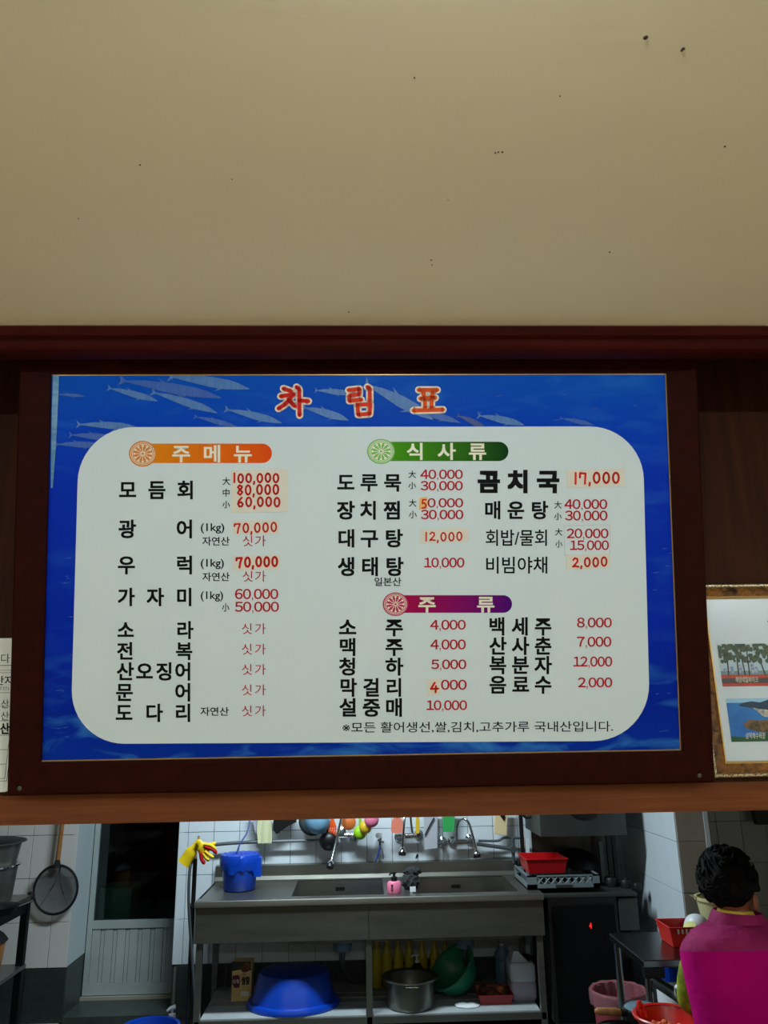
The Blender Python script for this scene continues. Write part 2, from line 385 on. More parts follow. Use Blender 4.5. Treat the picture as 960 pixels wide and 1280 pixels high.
# dark yard beyond the door
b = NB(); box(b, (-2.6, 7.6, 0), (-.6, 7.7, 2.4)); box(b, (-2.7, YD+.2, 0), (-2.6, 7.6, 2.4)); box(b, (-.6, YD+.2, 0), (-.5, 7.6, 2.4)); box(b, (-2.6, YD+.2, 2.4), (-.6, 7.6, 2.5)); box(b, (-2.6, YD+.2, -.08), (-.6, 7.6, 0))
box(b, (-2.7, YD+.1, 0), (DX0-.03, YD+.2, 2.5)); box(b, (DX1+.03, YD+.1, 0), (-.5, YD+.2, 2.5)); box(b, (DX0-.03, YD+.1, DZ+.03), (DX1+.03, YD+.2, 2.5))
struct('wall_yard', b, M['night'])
p = at(143, 1138, Y=6.3)
o = obj('plastic_crate', bx((p.x-.1, 6.25, .001), (p.x+.13, 6.5, .68)), M['green_sheet']); tag(o, 'dull green crate standing in the dark behind the door glass', 'crate')
# tiled pier on the right
PX0, PX1, PY = 1.765, 1.95, 4.6
pier = struct('wall_pier', bx((PX0+.006, PY+.006, 0), (PX1-.004, YK, KZ)), M['grout'])
for r in range(-1, 5):
    za = Z0+r*TH+.01; h = TH
    if za < 0: za = .02; h = Z0+.01-.02
    tile(pier, (PX0+.004, PY-.002, za), PX1-PX0-.024, h, M['tile_p'])
    for k in range(6):
        ya = PY+k*TW
        tile(pier, (PX0-.002, ya, za), min(TW, YK-ya), h, M['tile'], axis='x')
struct('trim_12', bx((PX1-.02, PY-.006, 0), (PX1+.004, PY+.02, KZ)), M['white'])

# ================================================================== CEILING LAMPS
LL = ['small round ceiling lamp just in front of the menu board, nearest the board', 'small round ceiling lamp behind the camera near the back wall',
      'small round ceiling lamp over the left side of the dining room', 'small round ceiling lamp over the right side of the dining room']
for (x, y), lb in zip(DINING, LL):
    r = root('ceiling_lamp', lb, 'lamp', (x, y, CZ-.035), 'dining room ceiling lamps')
    obj('frame', lathe(NB(), (x, y, CZ-.02), [(0, 0), (.055, 0), (.06, .004), (.06, .019), (0, .019)], 24), M['lampframe'], r)
    obj('diffuser', lathe(NB(), (x, y, CZ-.032), [(0, 0), (.035, .002), (.048, .0118), (0, .0118)], 24), M['lampglow'], r)
r = root('kitchen_lamp', 'white strip lamp on the kitchen ceiling above the sink', 'lamp', (-.25, 4.3, KZ-.08))
obj('housing', bx((-.9, 4.18, KZ-.04), (.4, 4.42, KZ-.001)), M['lampframe'], r)
obj('tube', tube(NB(), [(-.85, 4.3, KZ-.065), (.35, 4.3, KZ-.065)], .018), M['lampglow'], r)

# ================================================================== MENU BOARD
LEAN = radians(11.4); BP = Vector((0, 2.15, 1.6))
BN = Vector((0, -cos(LEAN), -sin(LEAN)))          # towards the viewer
BU = Vector((1, 0, 0)); BV = Vector((0, -sin(LEAN), cos(LEAN)))
def B(px, py, w=0.0):
    """point of the board's own plane, w metres proud of it"""
    d = FW + RT*((px-480)/FPX) + UP*((640-py)/FPX)
    q = CAM + d*((BP-CAM).dot(BN)/d.dot(BN))
    return q + BN*w
W0 = lambda px, py, w=0.0: at(px, py, Y=YW) + Vector((0, -w, 0))
ctr = B(455, 985)
mb = root('menu_board', 'large blue framed menu board with a white rounded panel of Korean dishes and prices', 'sign', (ctr.x, 2.16, ctr.z))
cOut = [B(15, 990), B(886, 975), B(872, 427), B(28, 428)]; cIn = [B(52, 952), B(851, 938), B(833, 467), B(65, 468)]
# square the frame in board coordinates
def uv(p): d = p-BP; return d.dot(BU), d.dot(BV)
ui = [uv(p) for p in cIn]; x0i = (ui[0][0]+ui[3][0])/2; x1i = (ui[1][0]+ui[2][0])/2; y0i = (ui[0][1]+ui[1][1])/2; y1i = (ui[2][1]+ui[3][1])/2
FWD = .083
def BB(u, v, w=0): return BP+BU*u+BV*v+BN*w
inn = [(x0i, y0i), (x1i, y0i), (x1i, y1i), (x0i, y1i)]; out = [(x0i-FWD, y0i-FWD), (x1i+FWD, y0i-FWD), (x1i+FWD, y1i+FWD), (x0i-FWD, y1i+FWD)]
for k in range(4):
    a, c = out[k], out[(k+1) % 4]; a2, c2 = inn[k], inn[(k+1) % 4]; b = NB(); R = []
    for (P, Q) in ((a, a2), (c, c2)):
        s = lambda t, w: BB(P[0]+(Q[0]-P[0])*t, P[1]+(Q[1]-P[1])*t, w)
        R.append([s(0, -.03), s(0, .008), s(.06, .012), s(.9, .012), s(1, .008), s(1, -.03)])
    loft(b, R); obj('frame_rail', b, M['framewood'], mb)
def bquad(u0, v0, u1, v1, w, t=.002): return loft(NB(), [[BB(u0, v0, q), BB(u1, v0, q), BB(u1, v1, q), BB(u0, v1, q)] for q in (w-t, w)])
pp = obj('print_panel', bquad(x0i-.01, y0i-.01, x1i+.01, y1i+.01, -.001, .006), M['blueprint'], mb)
b = NB(); g = .003
for (u0, v0, u1, v1) in ((x0i, y0i, x1i, y0i+g), (x1i-g, y0i, x1i, y1i), (x0i, y1i-g, x1i, y1i)):
    loft(b, [[BB(u0, v0, q), BB(u1, v0, q), BB(u1, v1, q), BB(u0, v1, q)] for q in (-.001, .0006)])
obj('gold_edging', b, M['gold'], mb)
for (px, py) in ((27,984),(872,968),(36,445),(862,445)):
    p = B(px, py, .012); obj('screw', lathe(NB(), p, [(.006, -.004), (.006, .001), (.003, .002), (0, .002)], 10, BN), M['steel_d'], mb)
def flat(bm, pts, w):
    vs = [bm.verts.new(B(x, y, w)) for (x, y) in pts]; f = bm.faces.new(vs); f.normal_update()
    if f.normal.dot(BN) < 0: f.normal_flip()
# white rounded panel (superellipse-like corners in photo space)
def rrect(c, r, n=12):
    pts = []
    for k in range(4):
        P = Vector(c[k]); A = Vector(c[(k-1) % 4]); C_ = Vector(c[(k+1) % 4]); rx = r[k]
        d1 = (A-P).normalized(); d2 = (C_-P).normalized(); o_ = P+d1*rx+d2*rx
        for j in range(n+1):
            t = j/n*pi/2; pts.append(tuple(o_-d2*rx*cos(t)-d1*rx*sin(t)))
    return pts
b = NB(); flat(b, rrect([(99,534),(803,533),(813,926),(88,930)], [68, 66, 72, 68]), .0006); obj('white_panel', b, M['panel'], pp)
# fish printed in the water: (x, y, length, angle deg, fat, material)
def fish(x, y, L, a, fat, m, w=.0003):
    a = radians(a); b = NB()
    top = [(-.5, 0), (-.3, -.045), (0, -.075), (.25, -.07), (.38, -.045), (.52, 0)]; bot = [(.52, .012), (.36, .04), (.2, .06), (0, .062), (-.3, .035), (-.5, .015)]
    def T(u, v): v *= fat; return (x+L*(u*cos(a)-v*sin(a)), y+L*(u*sin(a)+v*cos(a)))
    flat(b, [T(*q) for q in top+bot], w)
    flat(b, [T(-.48, .0), T(-.57, -.07), T(-.54, .008), T(-.57, .085), T(-.48, .014)], w)
    flat(b, [T(-.12, -.06), T(-.18, -.11), T(-.05, -.065)], w); flat(b, [T(.12, .055), T(.06, .11), T(.18, .055)], w)
    obj('printed_fish', b, m, pp)
for a in ((263,478,95,9,1,'fish'),(215,486,120,10,.8,'fish2'),(167,493,60,15,1,'fish'),(232,503,80,18,.9,'fish'),(318,520,68,14,1,'fish'),(135,532,70,3,.9,'fish'),
          (270,527,50,14,.9,'fish2'),(120,546,60,5,1,'fish2'),(418,490,44,6,1.2,'fish'),(408,517,55,16,1.3,'fish'),(500,502,90,28,1.2,'fish'),(545,520,60,15,1,'fish2'),
          (627,525,55,12,1.2,'fish'),(722,527,40,12,1,'fish2'),(88,494,36,4,.8,'fish2'),(100,556,56,2,1,'fish2'),(590,527,36,24,1.4,'fishdark')): fish(*a[:5], M[a[5]])
b = NB()
for k in range(26):
    x = random.choice([random.uniform(72, 92), random.uniform(815, 843), random.uniform(540, 830)]); y = random.uniform(476, 560) if x > 500 and x < 812 else random.uniform(560, 930)
    if 540 < x < 812: y = random.uniform(474, 528)
    l = random.uniform(4, 14); flat(b, [(x-l/2, y), (x, y-.7), (x+l/2, y-l*.12), (x, y+.5)], .0003)
obj('light_streak', b, M['fish2'], pp)
b = NB(); flat(b, [(66,469),(74,469),(73,500),(70,560),(66,610),(63.5,610),(64.5,520)], .0007); obj('clear_tape', b, M['tape'], mb)
# --- lettering
_glyph = {}
def glyph(txt, off):
    k = (txt, off)
    if k in _glyph: return _glyph[k]
    c = bpy.data.curves.new('lettering', 'FONT'); c.body = txt; c.size = 1; c.offset = off; c.resolution_u = 3
    o = bpy.data.objects.new('lettering', c); m = o.to_mesh()
    r = ([(v.co.x, v.co.y) for v in m.vertices], [tuple(p.vertices) for p in m.polygons])
    bpy.data.objects.remove(o); bpy.data.curves.remove(c); _glyph[k] = r; return r
def put(bm, G, fn):
    """fn maps glyph plane (x, y up) to a world point"""
    vs = [bm.verts.new(fn(x, y)) for (x, y) in G[0]]
    for f in G[1]:
        try: bm.faces.new([vs[i] for i in f])
        except ValueError: pass
def fix(bm, n):
    for f in bm.faces:
        f.normal_update()
        if f.normal.dot(n) < 0: f.normal_flip()
def letters(txt, cxs, cy, em, w, off=.02, P=None, bm=None):
    """spaced Korean syllables: one centre x each"""
    b = bm or NB(); P = P or B; ew, eh = (em if isinstance(em, tuple) else (em, em))
    g, q = (off, ((0, 0),)) if off < .015 else (.010, [(sx*(off-.008), sy*(off-.008)) for sx in (-1, 1) for sy in (-1, 1)]+[(0, 0)])
    for ch, cx in zip(txt, cxs):
        for j, (sx, sy) in enumerate(q): put(b, glyph(ch, g), lambda x, y: P(cx+(x-.47+sx)*ew, cy-(y-.385+sy)*eh, w+j*4e-6))
    return b
def fit(txt, x0, x1, y0, y1, w, off=.01, latin=False, P=None, bm=None, skew=0):
    b = bm or NB(); P = P or B; G = glyph(txt, off); xs = [v[0] for v in G[0]]; a, c = min(xs), max(xs)
    if latin: lo, hi = 0, .7
    else: ys = [v[1] for v in G[0]]; lo, hi = min(ys), max(ys)
    put(b, G, lambda x, y: P(x0+(x-a)/(c-a)*(x1-x0), y1-(y-lo)/(hi-lo)*(y1-y0)+skew*(x-a)/(c-a), w)); return b
FULL = {c: chr(ord(c)+0xFEE0) for c in '0123456789'}
def numerals(txt, x0, x1, y0, y1, w, off=.018, P=None):
    b = NB(); P = P or B; adv = [.34 if c == ',' else 1. for c in txt]; k = (x1-x0)/(sum(adv)-.1); u = x0-.05*k
    for c, a in zip(txt, adv):
        if c == ',':
            q = u+.17*k; h = (y1-y0)
            for s_ in ([(q-.06*k, y1-h*.12), (q+.08*k, y1-h*.12), (q+.08*k, y1+h*.02), (q-.06*k, y1+h*.02)], [(q+.0*k, y1+h*.0), (q+.08*k, y1+h*.0), (q+.07*k, y1+h*.13), (q-.05*k, y1+h*.23), (q-.06*k, y1+h*.18), (q+.01*k, y1+h*.1)]): b.faces.new([b.verts.new(P(x, y, w)) for x, y in s_])
        else:
            G = glyph(FULL[c], off); xs = [v[0] for v in G[0]]; m_ = (min(xs)+max(xs))/2 if c != '1' else .48; sc = k*.86/.5
            put(b, G, lambda x, y: P(u+k*.5+(x-m_)*sc, y1-y/.745*(y1-y0), w))
        u += a*k
    return b
def text_obj(name, b, m, parent, n=BN): fix(b, n); return obj(name, b, m, parent)
WT = .0012
ROWS = [('모듬회',[160,196.5,232.7],612.3,24.5,.025),('광어',[159.5,231.5],661,24.5,.025),('우럭',[158.5,231.5],706,24.5,.025),('가자미',[158,194.5,231],746,24,.025),
 ('소라',[157.5,231.5],787.3,23.5,.025),('전복',[157,230.5],813.5,23.5,.025),('산오징어',[157,181,206,229.5],839,24,.025),('문어',[156,229.5],865,24,.025),('도다리',[155.5,193,229.5],890.7,24,.025),
 ('도루묵',[432.5,461.5,491],603,(24.5,23.5),.026),('장치찜',[432.5,461,490.8],637.7,(25,24.5),.026),('대구탕',[433.5,462,492.5],672.7,(25,24),.026),('생태탕',[433.5,463,493.3],708,(25,25),.026),
 ('곰치국',[611.3,648,685.3],601.7,(31,29.5),.045),('매운탕',[616.3,645,674.5],637.5,24,.025),
 ('소주',[434.8,493],784,(25,23.5),.025),('맥주',[435,493],808.5,(25,23.5),.025),('청하',[435,493],833,(25,23.5),.025),('막걸리',[435.5,464.5,493],859,(24,24.5),.025),('설중매',[435.5,464.5,493],884,(25,24.5),.025),
 ('백세주',[621.5,650.5,679],782.7,(24,24),.025),('산사춘',[622.5,650.7,679],807,(24,24),.025),('복분자',[622.5,650.7,679],831,(24,24),.025),('음료수',[622.5,651,679],855.5,(24,24),.025)]
for t, cx, cy, em, of in ROWS:
    for ch, c_ in zip(t, cx): text_obj('syllable', letters(ch, [c_], cy, em, WT, of), M['ink'], pp)
for t, a in (('회밥/물회', (607,683.5,662,682.5)), ('비빔야채', (607.6,684,695.8,717))): text_obj('dish_name', fit(t, *a, WT, .012), M['ink'], pp)
for t, a in (('(1kg)',(251,280.5,654,667)),('자연산',(253,287,671,682)),('(1kg)',(251,280,698.5,711.5)),('자연산',(253,287,715.5,726.5)),('(1kg)',(251,279,739,752)),('자연산',(250.5,286,883.7,894.7)),
             ('일본산',(468,501.5,721.7,732.5)),('大',(278,288,596.5,606.5)),('中',(278.5,287,611,621)),('小',(278,287.5,626,635.5)),('小',(277.5,286.8,754,764.5)),
             ('大',(510.5,520,588.5,597.7)),('小',(510.5,520,602.5,611.5)),('大',(511,520.5,624,633.5)),('小',(511,521,638.5,648)),('大',(692.5,702,626.5,635.8)),('小',(692.5,702,641,650)),('大',(693.5,703,660.5,669.7)),('小',(694,703,675.5,684.6))):
    text_obj('small_note', fit(t, *a, WT, .014), M['ink'], pp)
text_obj('origin_note', fit('※모든 활어생선,쌀,김치,고추가루 국내산입니다.', 428, 766, 902.5, 916.5, WT, .006, skew=-1.5), M['ink'], pp)
for (x0, x1, y0, y1) in ((303,333,669.5,682.5),(303,333,713.7,726.7),(302,333,779,792.3),(302,333,804.5,818),(302,333,830,843.3),(302,333,855.5,868.8),(302,333,881.7,895)):
    b = letters('싯가', [x0+7, x1-7.5], (y0+y1)/2, (16, 15), WT, .0); text_obj('price', b, M['redink'], pp)
for t, a in (('60,000',(294,347.5,736.3,748.5)),('50,000',(294,348.3,752.3,764.3)),('40,000',(526,578,587.3,598.5)),('30,000',(526,578,601.5,612.7)),('0,000',(534.8,578.5,623,634)),('30,000',(526.5,578.7,637.5,648.8)),
             ('10,000',(530,580,697.3,709)),('40,000',(706,758.5,624.3,636)),('30,000',(706.5,758.8,638.5,650.3)),('20,000',(708.6,760,661,672.5)),('15,000',(712.4,760.6,675.7,687.2)),
             ('4,000',(538.4,581.7,775,786.7)),('4,000',(538.6,581.8,799.5,811.4)),('5,000',(539.3,582.4,824.5,836)),(',000',(548,582.8,849.8,861.8)),('10,000',(533,583.3,875.5,887.2)),
             ('8,000',(721.4,764.2,772.2,784)),('7,000',(721.4,763.6,796,808)),('12,000',(716.5,764.7,820.8,832.8)),('2,000',(722.7,764.7,847,858.8))):
    text_obj('price', numerals(t, *a, WT), M['redink'], pp)
# category banners
def arc(cx, cy, rx, ry, a0, a1, n=14): return [(cx+rx*cos(a0+(a1-a0)*k/n), cy+ry*sin(a0+(a1-a0)*k/n)) for k in range(n+1)]
def ring(bm, cx, cy, r0, r1, k, w, n=40):
    for j in range(n):
        a, c = 2*pi*j/n, 2*pi*(j+1)/n
        flat(bm, [(cx+r0*cos(a), cy+r0*k*sin(a)), (cx+r1*cos(a), cy+r1*k*sin(a)), (cx+r1*cos(c), cy+r1*k*sin(c)), (cx+r0*cos(c), cy+r0*k*sin(c))], w)
for (cx, cy, rx, ky, xe, y0, y1, c0, c1, cm, lab) in ((178.6,567.3,17.3,.93,340,554.6,578.9,(222,132,4),(222,74,6),(208,118,14),'orange'), (476.3,564.4,17.4,.9,635.5,552.3,576.4,(70,150,14),(0,50,10),(90,170,34),'green'), (494.4,755.2,16,.92,640,744,766,(160,0,66),(70,0,110),(176,0,84),'purple')):
    b = NB(); rr = (y1-y0)/2; flat(b, [(cx, y0)]+arc(xe-rr, (y0+y1)/2, rr, rr, -pi/2, pi/2)+[(cx, y1)], .0010)
    bn = obj('banner', b, ramp_x('banner_'+lab, c0, c1), pp, label=lab+' rounded banner')
    b = NB(); flat(b, arc(cx, cy, rx, rx*ky, 0, 2*pi, 40)[:-1], .0013); obj('medallion', b, mat('medallion_'+lab, cm, .4), pp, label=lab+' round medallion')
    b = NB(); ring(b, cx, cy, rx*.86, rx*.89, ky, .0016); ring(b, cx, cy, rx*.72, rx*.76, ky, .0016); ring(b, cx, cy, rx*.1, rx*.16, ky, .0016, 12)
    for j in range(36):
        a = 2*pi*j/36; flat(b, [(cx+rx*.77*cos(a-.02), cy+rx*ky*.77*sin(a-.02)), (cx+rx*.86*cos(a-.02), cy+rx*ky*.86*sin(a-.02)), (cx+rx*.86*cos(a+.02), cy+rx*ky*.86*sin(a+.02)), (cx+rx*.77*cos(a+.02), cy+rx*ky*.77*sin(a+.02))], .0016)
    for j in range(12):
        a = 2*pi*j/12; P_ = lambda r, t: (cx+rx*r*cos(a+t), cy+rx*ky*r*sin(a+t))
        flat(b, [P_(.16, -.12), P_(.5, -.05), P_(.5, .05), P_(.16, .12)], .0016); flat(b, [P_(.48, 0), P_(.64, -.16), P_(.7, 0), P_(.64, .16)], .0016)
    text_obj('medallion_ornament', b, M['pale'], pp)
for t, cx, cy, em in (('주메뉴',[227,265.7,304],567,(26,23)),('식사류',[519.5,558.5,597],564.2,(25,22.5)),('주류',[534,607.3],755.3,(25,21.5))):
    [text_obj('banner_syllable', letters(ch, [c_], cy, em, .0016, .022), M['pale'], pp) for ch, c_ in zip(t, cx)]
# brush title
def ribbon(bm, pts, wd, w, P=None, taper=False):
    P = P or B; n = len(pts)
    for i in range(n-1):
        a, c = Vector(pts[i]), Vector(pts[i+1]); d = (c-a); 
        if d.length < 1e-6: continue
        d.normalize(); nn = Vector((-d.y, d.x))*wd/2
        flat2(bm, [a+nn, c+nn, c-nn, a-nn], w, P)
    for q in pts: flat2(bm, [(q[0]+wd/2*cos(2*pi*k/10), q[1]+wd/2*sin(2*pi*k/10)) for k in range(10)], w, P)
def flat2(bm, pts, w, P):
    bm.faces.new([bm.verts.new(P(x, y, w)) for (x, y) in pts])
TT = {'titlered': [[(60,66),(100,80)],[(46,106),(114,96)],[(108,98),(88,128),(66,150),(34,170)],[(86,124),(104,142),(120,158)],[(128,58),(142,70),(144,205)],[(146,128),(190,132)]],
 'titlemid': [[(400,74),(456,68),(456,96),(404,103),(404,130),(466,124)],[(498,58),(510,66),(510,132)],[(446,150),(512,148),(510,198),(450,202),(446,150)]],
 'titleor': [[(765,73),(862,73)],[(786,80),(796,112)],[(840,80),(832,112)],[(774,118),(852,114)],[(798,122),(798,168)],[(832,122),(832,168)],[(738,180),(892,176)]]}
def tp(q): return (340+q[0]/4.174, 470+q[1]/4.174)
for k, st in TT.items():
    b = NB()
    for s in st: ribbon(b, [tp(q) for q in s], 9.4, .0008)
    text_obj('title_outline', b, M['outline'], pp)
    b = NB()
    for s in st: ribbon(b, [tp(q) for q in s], 4.9, .0014)
    text_obj('title_lettering', b, M[k], pp)
# hand-written price stickers
DG = {'0': [[(.5+.36*cos(t*pi/6-pi/2), .5+.46*sin(t*pi/6-pi/2)) for t in range(13)]], '1': [[(.5,.02),(.48,.98)]],
 '2': [[(.15,.25),(.4,.04),(.75,.12),(.78,.4),(.45,.7),(.12,.95),(.5,.9),(.92,.96)]], '5': [[(.85,.05),(.3,.05),(.22,.45),(.6,.4),(.85,.62),(.7,.92),(.2,.95)]],
 '6': [[(.7,.03),(.3,.35),(.16,.68),(.35,.95),(.7,.93),(.85,.7),(.6,.5),(.25,.6)]], '7': [[(.05,.3),(.08,.08),(.85,.06),(.62,.5),(.5,1)]],
 '8': [[(.8,.15),(.45,.02),(.2,.2),(.5,.45),(.85,.72),(.55,.98),(.2,.8),(.4,.52),(.75,.3),(.8,.15)]], '4': [[(.55,.02),(.1,.65),(.95,.62)],[(.68,.35),(.66,1)]],
 'q': [[(.1,.45),(.12,.05),(.75,.1),(.8,.1),(.72,1)]], ',': [[(.5,.92),(.35,1.18)]]}
def hand(txt, x0, x1, y0, y1, wd, w=.0022, slope=0):
    b = NB(); widths = [.4 if c == ',' else (.55 if c == '1' else 1.) for c in txt]; tot = sum(widths); u = 0
    for c, k in zip(txt, widths):
        a = x0+(x1-x0)*u/tot; cw = (x1-x0)*k/tot; u += k; j = random.uniform(-.5, .5)
        for s in DG[c]: ribbon(b, [(a+cw*(.08+.84*x), y0+(y1-y0)*y+j+slope*u/tot) for x, y in s], wd, w)
    return b
def sticker(poly, lines, wd, m='sticker', lab=None):
    b = NB(); f = [b.verts.new(B(x, y, q)) for q in (.0008, .0018) for (x, y) in poly]; n = len(poly)
    b.faces.new(f[n:]); 
    for k in range(n): b.faces.new((f[k], f[(k+1) % n], f[n+(k+1) % n], f[n+k]))
    fix(b, BN); s = obj('price_sticker', b, M[m], mb, label=lab)
    for l in lines: text_obj('handwritten_price', hand(*l[:5], wd, slope=l[5] if len(l) > 5 else 0), M['redpen'], s)
sticker([(289,588),(360,586),(360.5,640),(289.5,641)], [('100,000',290.5,350,591.5,604,-0) if 0 else ('100,000',290.5,350,592,603.5),('80,000',295,350,606,618.5),('60,000',295.5,351.5,621.5,633.5)], 2.5)
sticker([(291,651),(349,650),(349.5,667),(291,668)], [('70,000',292,347.5,654,666,-1)], 2.2)
sticker([(292,695),(350,694),(350,712),(292,713)], [('70,000',294.5,348.5,697,709.5,-1)], 2.8)
sticker([(524.3,622.5),(534,621),(534.5,636),(524,637)], [('5',525.5,534.3,624,635.5)], 1.9, 'sticker_o', 'orange tinted patch')
sticker([(525,662),(585,659.5),(586,677),(525,679)], [('12,000',530,579,665,676)], 1.9)
sticker([(708,588),(780,585.5),(781,608),(708.5,610)], [('1q,000',716,775.5,591.5,605.5,-1.5)], 2.6)
sticker([(708,694),(762,692),(762.5,710),(708,712)], [('2,000',714,760,697,708.7,-.5)], 2.3)
sticker([(533,849),(550.5,848),(551,868.5),(533.5,869)], [('4',536.5,549,853,865)], 2.6)
b = NB()
for q in ([(705,657),(762,656)],[(762,656),(762.5,693)],[(762.5,693),(706,694)],[(706,694),(705,657)]): ribbon(b, q, .6, .0009)
text_obj('patch_outline', b, mat('faint_grey_line', (185,190,190), .4), pp)

# ================================================================== NOTICE PAPER (left) and PICTURE (right), both flat on the header wall
NW = Vector((0, -1, 0)); WP = lambda x, y, w=0: W0(x, y, w)
c0 = W0(10, 990); pn = root('notice_sheet', 'white handwritten origin notice sheet taped left of the menu board', 'notice', (c0.x-.15, YW-.004, c0.z))
xr = W0(13, 985).x; zt = W0(5, 798).z; zb = W0(5, 990).z; xl_ = xr-.34
pts = [(xl_, YW-.0015, zb), (xr-.012, YW-.0015, zb), (xr-.003, YW-.0015, zb+.004), (xr, YW-.0015, zb+.014), (xr, YW-.0015, zt), (xl_, YW-.0015, zt)]
obj('sheet', prism(NB(), pts, (0, -.002, 0)), M['paper'], pn)
b = NB(); w = .0042
def wline(b, x0, z0, x1, z1, t=.0011):
    d = Vector((x1-x0, 0, z1-z0)).normalized(); n = Vector((-d.z, 0, d.x))*t/2; y = YW-w
    b.faces.new([b.verts.new(q) for q in (Vector((x0, y, z0))-n, Vector((x1, y, z1))-n, Vector((x1, y, z1))+n, Vector((x0, y, z0))+n)])
zz = lambda py: W0(6, py).z
xi = xr-.016
wline(b, xl_+.02, zz(832), xr, zz(832), .0016)
for py in (838, 841): wline(b, xl_+.02, zz(py), xr-.008, zz(py), .0009)
for py in (866, 883, 901, 919, 937, 955): wline(b, xl_+.02, zz(py), xi, zz(py))
for py, dx in ((973, 0), (976, .006)): wline(b, xl_+.02, zz(py), xi+dx, zz(py))
wline(b, xi, zz(973), xi, zz(841)); wline(b, xi+.006, zz(976), xi+.006, zz(838))
text_obj('ruled_line', b, M['ink'], pn, NW)
WPn = lambda x, y, w_=0: W0(x, y, .0042)
for t, a, of in (('입니다',(-23,13,817.5,829),.0),('원산지',(-19,17,845,856.5),.012),('(원양산)',(-12,12,858,863.5),-.004),('국내산',(-19,12,874,885.5),.0),('국산',(-9,12,889.5,900.5),.0),('국내산',(-23,13,903.5,918),.035)):
    b = fit(t, a[0], a[1], a[2], a[3], 0, of, P=WPn); text_obj('handwriting', b, M['ink'], pn, NW)
# picture
zt, zb = W0(940, 731).z, W0(940, 971).z; xl_ = W0(889, 970).x; xr_ = xl_+.56; yf = YW-.002
zi = W0(940, 948.5).z; zi2 = W0(940, 751).z; xi = W0(905, 948).x; fr = xi-xl_
pf = root('picture_frame', 'gilt and marbled brown frame with coastal photographs right of the menu board', 'picture', ((xl_+xr_)/2, yf, zb))
def rail(name, o0, o1, prof, m):
    """o0, o1 = insets of outer/inner edge; prof depth list (t, depth)"""
    C_ = lambda i: [(xl_+i, zb+i), (xr_-i, zb+i), (xr_-i, zt-i), (xl_+i, zt-i)]
    for k in range(4):
        b = NB(); R = []
        for kk in (k, (k+1) % 4):
            A, D = C_(o0)[kk], C_(o1)[kk]
            R.append([(A[0]+(D[0]-A[0])*t, yf-d, A[1]+(D[1]-A[1])*t) for t, d in [(0, 0)]+prof+[(1, 0)]])
        loft(b, R); obj(name, b, m, pf)
rail('gilt_border', 0, .011, [(0, .012), (.3, .018), (.7, .018), (1, .012)], M['rope'])
rail('marbled_rail', .011, fr-.006, [(0, .014), (.5, .02), (1, .014)], M['marble'])
rail('gold_fillet', fr-.006, fr, [(0, .016), (.5, .017), (1, .01)], M['gold'])
obj('mount', bx((xl_+fr-.002, yf-.004, zb+fr-.002), (xr_-fr+.002, yf-.001, zt-fr+.002)), M['mat_print'], pf)
PW = lambda x, y, w=0: W0(x, y, .007+w)
def pflat(name, polys, m, w=0):
    b = NB()
    for q in polys: b.faces.new([b.verts.new(PW(x, y, w)) for x, y in q])
    return text_obj(name, b, m, pf, NW)
# photograph of a pine grove: print corners in the picture plane
def rectp(a, c, f0, f1, g0, g1):
    """sub-rectangle of the slanted print (a = bottom-left, c = top-right world x,z)"""
    X = lambda f: a[0]+(c[0]-a[0])*f; Z = lambda g: a[1]+(c[1]-a[1])*g
    return [(X(f0), Z(g0)), (X(f1), Z(g0)), (X(f1), Z(g1)), (X(f0), Z(g1))]
def wpoly(name, polys, m, w):
    b = NB()
    for j, q in enumerate(polys): b.faces.new([b.verts.new((x, yf-.0045-w-j*4e-6, z)) for x, z in q])
    return text_obj(name, b, m, pf, NW)
A1 = (W0(902, 858).x, W0(930, 858).z); C1 = (A1[0]+.16, W0(930, 805).z)
A2 = (W0(913, 927).x, W0(935, 927).z); C2 = (A2[0]+.16, W0(935, 873).z)
P1 = lambda pts: [(A1[0]+(C1[0]-A1[0])*f, A1[1]+(C1[1]-A1[1])*g) for f, g in pts]
P2 = lambda pts: [(A2[0]+(C2[0]-A2[0])*f, A2[1]+(C2[1]-A2[1])*g) for f, g in pts]
R4 = lambda a, b_, c, d: [(a, b_), (c, b_), (c, d), (a, d)]
mh = mat('photo_blue_huts', (90,110,165), .3, rgb2=(180,190,210), noise=.3, nscale=150)
wpoly('photo_sky', [P1(R4(0, 0, 1, 1))], mat('photo_sky_print', (175,200,215), .3), .0)
wpoly('photo_ground', [P1(R4(0, 0, 1, .27))], mat('photo_red_ground', (205,60,45), .3, rgb2=(160,60,50), noise=.4, nscale=90), .0003)
wpoly('photo_sea', [P1(R4(0, .27, 1, .36))], mat('photo_far_sea', (110,140,150), .3), .0003)
fol = []
for k in range(120):
    f, g = random.uniform(.01, .97), random.uniform(.5, .99)**.8; r = random.uniform(.02, .055)
    fol.append(P1([(min(max(f+r*random.uniform(.7, 1.2)*cos(t), 0), 1), min(max(g+r*1.6*sin(t), 0), 1)) for t in [j*2*pi/7 for j in range(7)]]))
wpoly('photo_foliage', fol, mat('photo_pine_green', (78,98,66), .4, rgb2=(30,48,30), noise=.4, nscale=120), .0006)
wpoly('photo_trunk', [P1([(f, .25), (f+.025, .25), (f+.02+s, .9), (f+s, .9)]) for f, s in ((.3, .02), (.42, -.03), (.5, .01), (.12, .03), (.78, -.1), (.9, -.02))], mat('photo_trunk_print', (40,34,30), .3), .0008)
[wpoly('photo_building', [P1(R4(f, .3, f+.06, .3+h))], mh, .0007) for f, h in ((.18, .16), (.33, .2), (.55, .22), (.62, .15), (.05, .12))]
